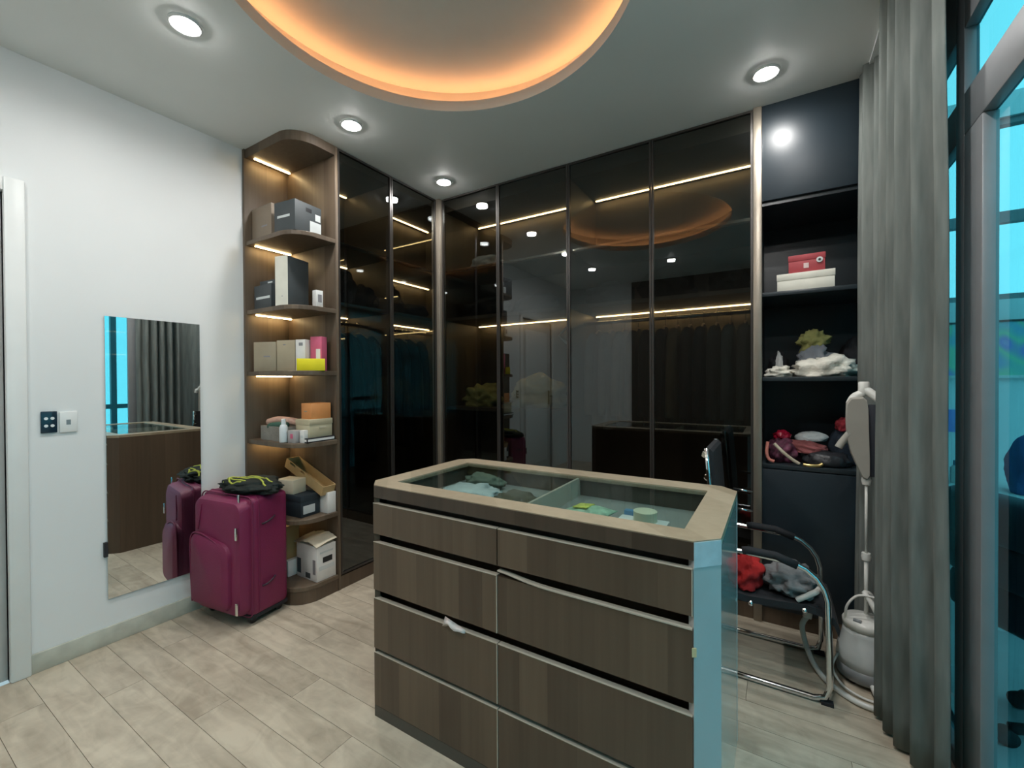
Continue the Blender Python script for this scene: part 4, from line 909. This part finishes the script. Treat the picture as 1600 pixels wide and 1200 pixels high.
# ---------------------------------------------------------------- cantilever chair
def chair():
    YA, YC = 2.075, 2.44; XB, XFt = -0.265, 0.18
    t = thing('cantilever_chair', 'black office chair with bent chrome tube frame behind the island', 'chair', (0.0, 2.28, 0))
    for yv in (YA, YC):
        pts = [(XB + 0.003, yv, 0.972), (XB + 0.012, yv, 0.86), (XB + 0.028, yv, 0.66)] + [(XB + 0.085 - 0.05 * math.cos(math.radians(a)), yv, 0.595 - 0.05 * math.sin(math.radians(a))) for a in (10, 40, 70, 90)]
        pts += [(0.02, yv, 0.535)] + [(0.03 + 0.145 * math.sin(math.radians(a)), yv, 0.39 + 0.145 * math.cos(math.radians(a))) for a in (12, 30, 48, 66, 84)]
        pts += [(XFt, yv, 0.20), (XFt + 0.001, yv, 0.07), (XFt - 0.012, yv, 0.026), (XFt - 0.05, yv, 0.0125), (-0.10, yv, 0.0125), (XB - 0.02, yv, 0.0125)]
        MB().tube(pts, 0.0115, 10).build('side_frame', M_CHROME, t, True)
        MB().tube([(-0.12, yv, 0.547), (-0.10, yv, 0.552), (0.0, yv, 0.549), (0.075, yv, 0.525)], 0.017, 10).build('arm_pad', M_BLACK, t, True)
        B('foot_glide', M_BLACK, XFt - 0.028, XFt + 0.013, yv - 0.014, yv + 0.014, 0.0, 0.012, t)
        for z in (0.945, 0.845):
            MB().lathe([(0.013, -0.02), (0.015, 0.0), (0.011, 0.004)], (0, 0, 0), 12, RT(XB - 0.002 + 0.01 * (z < 0.9), yv - 0.006, z, 0, 90)).build('bolt', M_CHROME, t, 'auto')
    MB().tube([(XB - 0.02, YA, 0.0125), (XB - 0.02, YC, 0.0125)], 0.0115, 10).build('floor_bar', M_CHROME, t, True)
    for x, z in ((-0.09, 0.325), (0.10, 0.345)):
        MB().tube([(x, YA, z), (x, YC, z)], 0.009, 8).build('seat_bar', M_CHROME, t, True)
    # sling seat with rolled front
    prof = [(-0.225, 0.372), (-0.20, 0.362), (-0.10, 0.352), (0.02, 0.360), (0.10, 0.368), (0.16, 0.362), (0.20, 0.335), (0.215, 0.295)]
    m = MB(); rg = []
    for x, z in prof:
        rg.append([(x, YA + 0.012, z), (x, YC - 0.012, z), (x - 0.004, YC - 0.012, z - 0.028), (x - 0.004, YA + 0.012, z - 0.028)])
    m.loft(rg).build('seat', M_BLACK, t, 'auto')
    m = MB(); rg = []
    for x, z in ((-0.215, 0.40), (-0.225, 0.50), (-0.232, 0.62), (-0.245, 0.80), (-0.253, 0.90), (-0.256, 0.955), (-0.268, 0.968)):
        rg.append([(x, YA + 0.012, z), (x, YC - 0.012, z), (x + 0.02, YC - 0.012, z), (x + 0.02, YA + 0.012, z)])
    m.loft(rg).build('backrest', M_BLACK, t, 'auto')
    for z in (0.735, 0.64):
        MB().tube([(-0.18, YC - 0.05, z), (-0.095, YC - 0.045, z - 0.006)], 0.006, 8).build('back_support', M_CHROME, t, True)
chair()
lump('red_garment', 'bright red garment on the chrome chair seat', 'garment', (-0.115, 2.20, 0.360), (0.066, 0.085, 0.080), 81, cloth('bright_red', (0.50, 0.03, 0.03)), 0.35)
lump('grey_garment', 'grey crumpled garment draped on the chair seat', 'garment', (0.055, 2.21, 0.370), (0.095, 0.095, 0.065), 82, cloth('mid_grey', (0.22, 0.23, 0.235)), 0.45, 2.6)
tag(MB().tube(smooth_path([(0.075, 2.10, 0.375), (0.105, 2.095, 0.40), (0.14, 2.10, 0.425), (0.15, 2.12, 0.43)]), 0.011, 8).build('white_sleeve', cloth('off_white', (0.66, 0.64, 0.60)), None, True), 'white cuff sticking out of the grey garment', 'cloth')

# ---------------------------------------------------------------- garment steamer
def steamer():
    cx, cy = 0.325, 2.335
    t = thing('garment_steamer', 'white garment steamer with pole and pad by the curtain', 'steamer', (cx, cy, 0))
    M_ST = plain('steamer_white', (0.76, 0.77, 0.73), 0.3, var=0.03); M_STG = plain('steamer_grey', (0.26, 0.28, 0.29), 0.35)
    MB().lathe([(0.085, 0.012), (0.098, 0.02), (0.104, 0.045), (0.100, 0.07)], (cx, cy, 0), 28).build('base', M_STG, t, True)
    for a in range(4):
        an = math.radians(45 + 90 * a)
        MB().lathe([(0.012, 0.0), (0.014, 0.004), (0.014, 0.014)], (cx + 0.07 * math.cos(an), cy + 0.07 * math.sin(an), 0), 10).build('foot', M_BLACK, t)
    MB().lathe([(0.100, 0.068), (0.101, 0.10), (0.096, 0.135), (0.085, 0.165), (0.079, 0.20), (0.075, 0.225)], (cx, cy, 0), 28).build('water_tank', plain('tank_plastic', (0.64, 0.68, 0.68), 0.2), t, True)
    MB().lathe([(0.078, 0.222), (0.080, 0.245), (0.072, 0.258), (0.03, 0.262)], (cx, cy, 0), 28).build('control_head', M_ST, t, True)
    MB().tube([(cx - 0.045, cy - 0.045, 0.262), (cx - 0.02, cy - 0.055, 0.262)], 0.008, 8).build('switch_knob', M_STG, t, True)
    px, py = cx + 0.008, cy + 0.04
    MB().tube([(px, py, 0.25), (px, py, 0.52)], 0.0075, 10).build('lower_pole', M_ST, t, True)
    MB().tube([(px, py, 0.50), (px, py, 0.86)], 0.0055, 10).build('upper_pole', M_ST, t, True)
    MB().lathe([(0.016, 0), (0.018, 0.015), (0.016, 0.03)], (px, py, 0.495), 14).build('pole_clip', M_ST, t, 'auto')
    MB().lathe([(0.014, 0), (0.018, 0.02), (0.013, 0.04)], (px, py, 0.82), 14).build('pole_clip', M_ST, t, 'auto')
    # pad (board) hung on the pole
    prof = [(-0.045, 1.195), (-0.004, 1.198), (0.008, 1.185), (0.013, 1.15), (0.015, 1.05), (0.018, 0.93), (0.018, 0.86), (0.010, 0.845), (-0.004, 0.85), (-0.030, 0.915), (-0.045, 0.955), (-0.058, 1.01), (-0.062, 1.10), (-0.060, 1.17)]
    m = MB(); rg = []
    for yv, s_ in ((-0.020, 0.96), (-0.014, 1.0), (0.010, 1.0), (0.016, 0.97)):
        rg.append([(px - 0.010 + p[0] * s_, py - 0.012 + yv, 1.02 + (p[1] - 1.02) * s_) for p in prof])
    m.loft(rg).build('pressing_pad', plain('pad_cloth', (0.36, 0.35, 0.31), 0.85), t, 'auto')
    MB().box(px + 0.006, px + 0.042, py - 0.006, py + 0.006, 0.855, 1.165, 0.004).build('pad_dark_strip', plain('pad_strip_navy', (0.035, 0.04, 0.055), 0.6), t, 'auto')  # dark navy strip along one edge of the pad
    # hanger on top
    MB().tube(smooth_path([(px - 0.055, py, 1.165), (px - 0.04, py, 1.196), (px - 0.012, py, 1.215), (px - 0.012, py, 1.232)]), 0.017, 10).build('hanger_arm', M_ST, t, True)
    MB().tube(smooth_path([(px - 0.012, py, 1.236), (px + 0.01, py - 0.01, 1.218), (px + 0.038, py - 0.02, 1.190), (px + 0.058, py - 0.03, 1.182), (px + 0.066, py - 0.034, 1.150)]), 0.017, 10).build('hanger_arm', M_ST, t, True)
    MB().lathe([(0.018, 0), (0.020, 0.01), (0.020, 0.045), (0.017, 0.05)], (px - 0.008, py, 1.213), 14).build('hanger_neck', M_ST, t, 'auto')
    MB().tube(smooth_path([(px - 0.058, py - 0.018, 1.04), (px - 0.085, py - 0.02, 1.0), (px - 0.098, py - 0.022, 0.975)]), 0.015, 8).build('pad_peg', plain('pad_cloth', (0.36, 0.35, 0.31), 0.85), t, True)
    # hose and cord
    MB().tube(smooth_path([(cx + 0.05, cy - 0.02, 0.245), (cx + 0.035, cy - 0.035, 0.30), (cx + 0.012, cy - 0.02, 0.345), (cx - 0.002, cy + 0.0, 0.365), (cx + 0.02, cy + 0.02, 0.352), (px + 0.03, py, 0.29), (px + 0.05, py + 0.02, 0.258)]), 0.011, 8).build('steam_hose', M_ST, t, True)
    MB().tube(smooth_path([(cx - 0.07, cy - 0.02, 0.25), (cx - 0.065, cy - 0.03, 0.31), (cx - 0.03, cy - 0.02, 0.355), (cx + 0.02, cy - 0.02, 0.362), (cx + 0.06, cy - 0.01, 0.345)]), 0.005, 6).build('power_cord', M_ST, t, True)
    MB().tube(smooth_path([(cx - 0.095, cy - 0.03, 0.10), (cx - 0.12, cy - 0.08, 0.055), (cx - 0.09, cy - 0.13, 0.02), (cx - 0.03, cy - 0.16, 0.008), (cx + 0.03, cy - 0.165, 0.008)]), 0.005, 6).build('power_cord', M_ST, t, True)
    MB().tube(smooth_path([(0.125, 2.42, 0.17), (0.105, 2.40, 0.13), (0.12, 2.36, 0.06), (0.15, 2.28, 0.02), (0.20, 2.19, 0.012), (0.27, 2.13, 0.012), (0.335, 2.12, 0.012), (cx + 0.02, 2.16, 0.012), (cx + 0.01, cy - 0.09, 0.03)]), 0.011, 8).build('steam_hose', M_ST, t, True)
    m = MB(); m.tube(smooth_path([(0.125, 2.42, 0.165), (0.13, 2.43, 0.21), (0.12, 2.44, 0.25)], 4), 0.018, 10); m.build('steam_nozzle', M_ST, t, True)
steamer()

# ---------------------------------------------------------------- curtain
ct = thing('curtain', 'grey green floor length pleated curtain drawn beside the window', 'curtain', (0.40, 2.2, 0))
def curtain_mesh():
    crest = [(0.325, 2.600), (0.345, 2.575), (0.430, 2.555), (0.345, 2.530), (0.335, 2.515), (0.435, 2.490), (0.370, 2.465), (0.445, 2.435), (0.452, 2.40), (0.446, 2.36), (0.455, 2.31), (0.446, 2.26), (0.440, 2.22), (0.360, 2.175), (0.332, 2.150), (0.430, 2.128), (0.335, 2.095), (0.322, 2.075), (0.420, 2.052), (0.345, 2.020), (0.335, 1.998), (0.430, 1.982), (0.352, 1.955), (0.350, 1.935), (0.435, 1.92), (0.378, 1.885), (0.386, 1.865), (0.445, 1.855), (0.425, 1.825), (0.455, 1.800)]
    path = smooth_path([(p[0], p[1], 0) for p in crest], 5)
    m = MB(); nz = 26; g = []
    for j in range(nz + 1):
        z = 0.012 + (H - 0.014) * j / nz; u = j / nz; rowv = []
        for i, p in enumerate(path):
            k = 0.55 + 0.45 * (1 - u) ** 0.7      # tighter pleats at the heading
            mean = 0.385
            sway = 0.012 * noise.noise((p.y * 6, z * 1.3, 0.4))
            xx = mean + (p.x - mean) * (0.75 + 0.25 * (1 - u)) + sway * (1 - u)
            rowv.append(m.bm.verts.new((xx, p.y + 0.006 * noise.noise((p.y * 9, z * 1.7, 3.3)), z)))
        g.append(rowv)
    for j in range(nz):
        for i in range(len(path) - 1):
            m.bm.faces.new((g[j][i], g[j][i + 1], g[j + 1][i + 1], g[j + 1][i]))
    return m
co = curtain_mesh().build('drape', M_CURT, ct, True)
sm = co.modifiers.new('thickness', 'SOLIDIFY'); sm.thickness = 0.003
B('curtain_track', M_WHITE, 0.36, 0.41, 1.20, 2.60, H - 0.012, H, ct)

# ---------------------------------------------------------------- sunroom things
pa = thing('abstract_painting', 'wide painting of blue green and violet shapes in the sunroom', 'painting', (1.05, YB, 1.27))
m, t, out = nt('abstract_paint')
b = t.nodes.new('ShaderNodeBsdfPrincipled'); tc = t.nodes.new('ShaderNodeTexCoord'); vo = t.nodes.new('ShaderNodeTexVoronoi'); vo.inputs['Scale'].default_value = 9; vo.feature = 'SMOOTH_F1'
t.links.new(tc.outputs['Object'], vo.inputs['Vector']); cr = t.nodes.new('ShaderNodeValToRGB')
els = cr.color_ramp.elements; els[0].color = (0.15, 0.35, 0.85, 1); els[1].color = (0.7, 0.9, 0.9, 1); e = els.new(0.4); e.color = (0.35, 0.75, 0.45, 1); e = els.new(0.6); e.color = (0.35, 0.30, 0.75, 1); e = els.new(0.8); e.color = (0.75, 0.85, 0.9, 1)
sp = t.nodes.new('ShaderNodeSeparateColor'); t.links.new(vo.outputs['Color'], sp.inputs[0]); t.links.new(sp.outputs[0], cr.inputs['Fac']); t.links.new(cr.outputs['Color'], b.inputs['Base Color']); t.links.new(b.outputs[0], out.inputs['Surface'])
B('canvas', m, 0.74, 1.42, YB - 0.016, YB, 1.29, 1.555, pa)
B('frame_top', M_FRAME, 0.73, 1.43, YB - 0.02, YB, 1.555, 1.565, pa); B('frame_bottom', C_WHITE, 0.73, 1.43, YB - 0.02, YB, 1.275, 1.29, pa)
B('frame_side', M_FRAME, 0.73, 0.74, YB - 0.02, YB, 1.29, 1.555, pa); B('frame_side', M_FRAME, 1.42, 1.43, YB - 0.02, YB, 1.29, 1.555, pa)
po_ = thing('wall_poster', 'small violet blue poster on the sunroom end wall', 'poster', (0.78, YB, 1.0))
B('sheet', card('violet_blue', (0.25, 0.28, 0.75)), 0.70, 0.842, YB - 0.004, YB, 0.995, 1.112, po_); B('small_mark', C_PRINT, 0.80, 0.825, YB - 0.005, YB - 0.003, 1.02, 1.035, po_, 0, None)
de = thing('white_desk', 'white desk with a drawer box against the sunroom end wall', 'desk', (1.2, 2.9, 0))
B('desk_top', C_WHITE, 0.66, 1.75, 2.62, YB - 0.006, 0.735, 0.765, de, 0.003); B('side_panel', C_WHITE, 0.66, 0.685, 2.64, YB - 0.006, 0.0, 0.735, de); B('side_panel', C_WHITE, 1.725, 1.75, 2.64, YB - 0.006, 0.0, 0.735, de)
B('drawer', card('grey_drawer', (0.45, 0.48, 0.50)), 0.685, 1.10, 2.64, 3.05, 0.61, 0.735, de, 0.003)
for i, (x, yv, hh, r, lb) in enumerate(((0.80, 3.0, 0.16, 0.022, 'slim white bottle on the sunroom desk'), (0.755, 2.92, 0.11, 0.026, 'short pale jar on the sunroom desk'), (0.84, 2.9, 0.09, 0.03, 'squat white jar on the sunroom desk'))):
    bt = thing('desk_bottle', lb, 'bottle', (x, yv, 0.765))
    MB().lathe([(r * 0.9, 0.0005), (r, 0.006), (r, hh * 0.65), (r * 0.5, hh * 0.8)], (x, yv, 0.765), 16).build('body', C_WHITE, bt, True)
    MB().lathe([(r * 0.55, hh * 0.78), (r * 0.55, hh)], (x, yv, 0.765), 14).build('cap', card('blue', (0.10, 0.25, 0.42)), bt, 'auto')
def office_chair(cx, cy, rot, label, mat, zb, zt, hw):
    T = RT(cx, cy, 0, rot)
    t = thing('office_chair', label, 'chair', (cx, cy, 0))
    for a in range(5):
        an = math.radians(72 * a)
        MB().tube([T @ Vector((0, 0, 0.09)), T @ Vector((0.24 * math.cos(an), 0.24 * math.sin(an), 0.06))], 0.018, 8).build('base_leg', M_BLACK, t, True)
        MB().lathe([(0.01, -0.02), (0.028, -0.02), (0.03, 0), (0.028, 0.02), (0.01, 0.02)], (0, 0, 0), 14, T @ RT(0.25 * math.cos(an), 0.25 * math.sin(an), 0.03, 72 * a, 90)).build('caster', M_BLACK, t, True)
    MB().tube([T @ Vector((0, 0, 0.08)), T @ Vector((0, 0, 0.42))], 0.025, 10).build('gas_column', M_CHROME, t, True)
    MB().box(-hw, hw, -0.23, 0.23, 0.42, 0.52, 0.045, T, 4).build('seat', mat, t, 'auto')
    n3 = 3; step = (zt - zb) / n3
    for i in range(n3):
        MB().box(-hw + 0.012 * i, hw - 0.012 * i, 0.17 + 0.03 * i, 0.29 + 0.03 * i, zb + step * i, zb + step * (i + 1) + 0.02, 0.055, T, 5).build('back_cushion', mat, t, 'auto')
    for s_ in (-1, 1):
        MB().tube([T @ Vector(p) for p in smooth_path([(s_ * hw, 0.14, 0.47), (s_ * (hw + 0.05), 0.12, 0.60), (s_ * (hw + 0.05), 0.0, 0.68), (s_ * (hw + 0.04), -0.16, 0.66)])], 0.02, 8).build('armrest', M_BLACK, t, True)
M_LEATH = plain('black_leather_chair', (0.025, 0.022, 0.035), 0.45, var=0.1)
office_chair(0.93, 2.22, 120, 'black padded office chair close behind the glass partition', M_LEATH, 0.40, 0.86, 0.26)
lump('blue_backpack', 'rounded blue backpack standing on the sunroom desk', 'backpack', (0.98, 2.80, 0.766), (0.10, 0.09, 0.17), 91, cloth('chair_blue', (0.06, 0.14, 0.34)), 0.12)
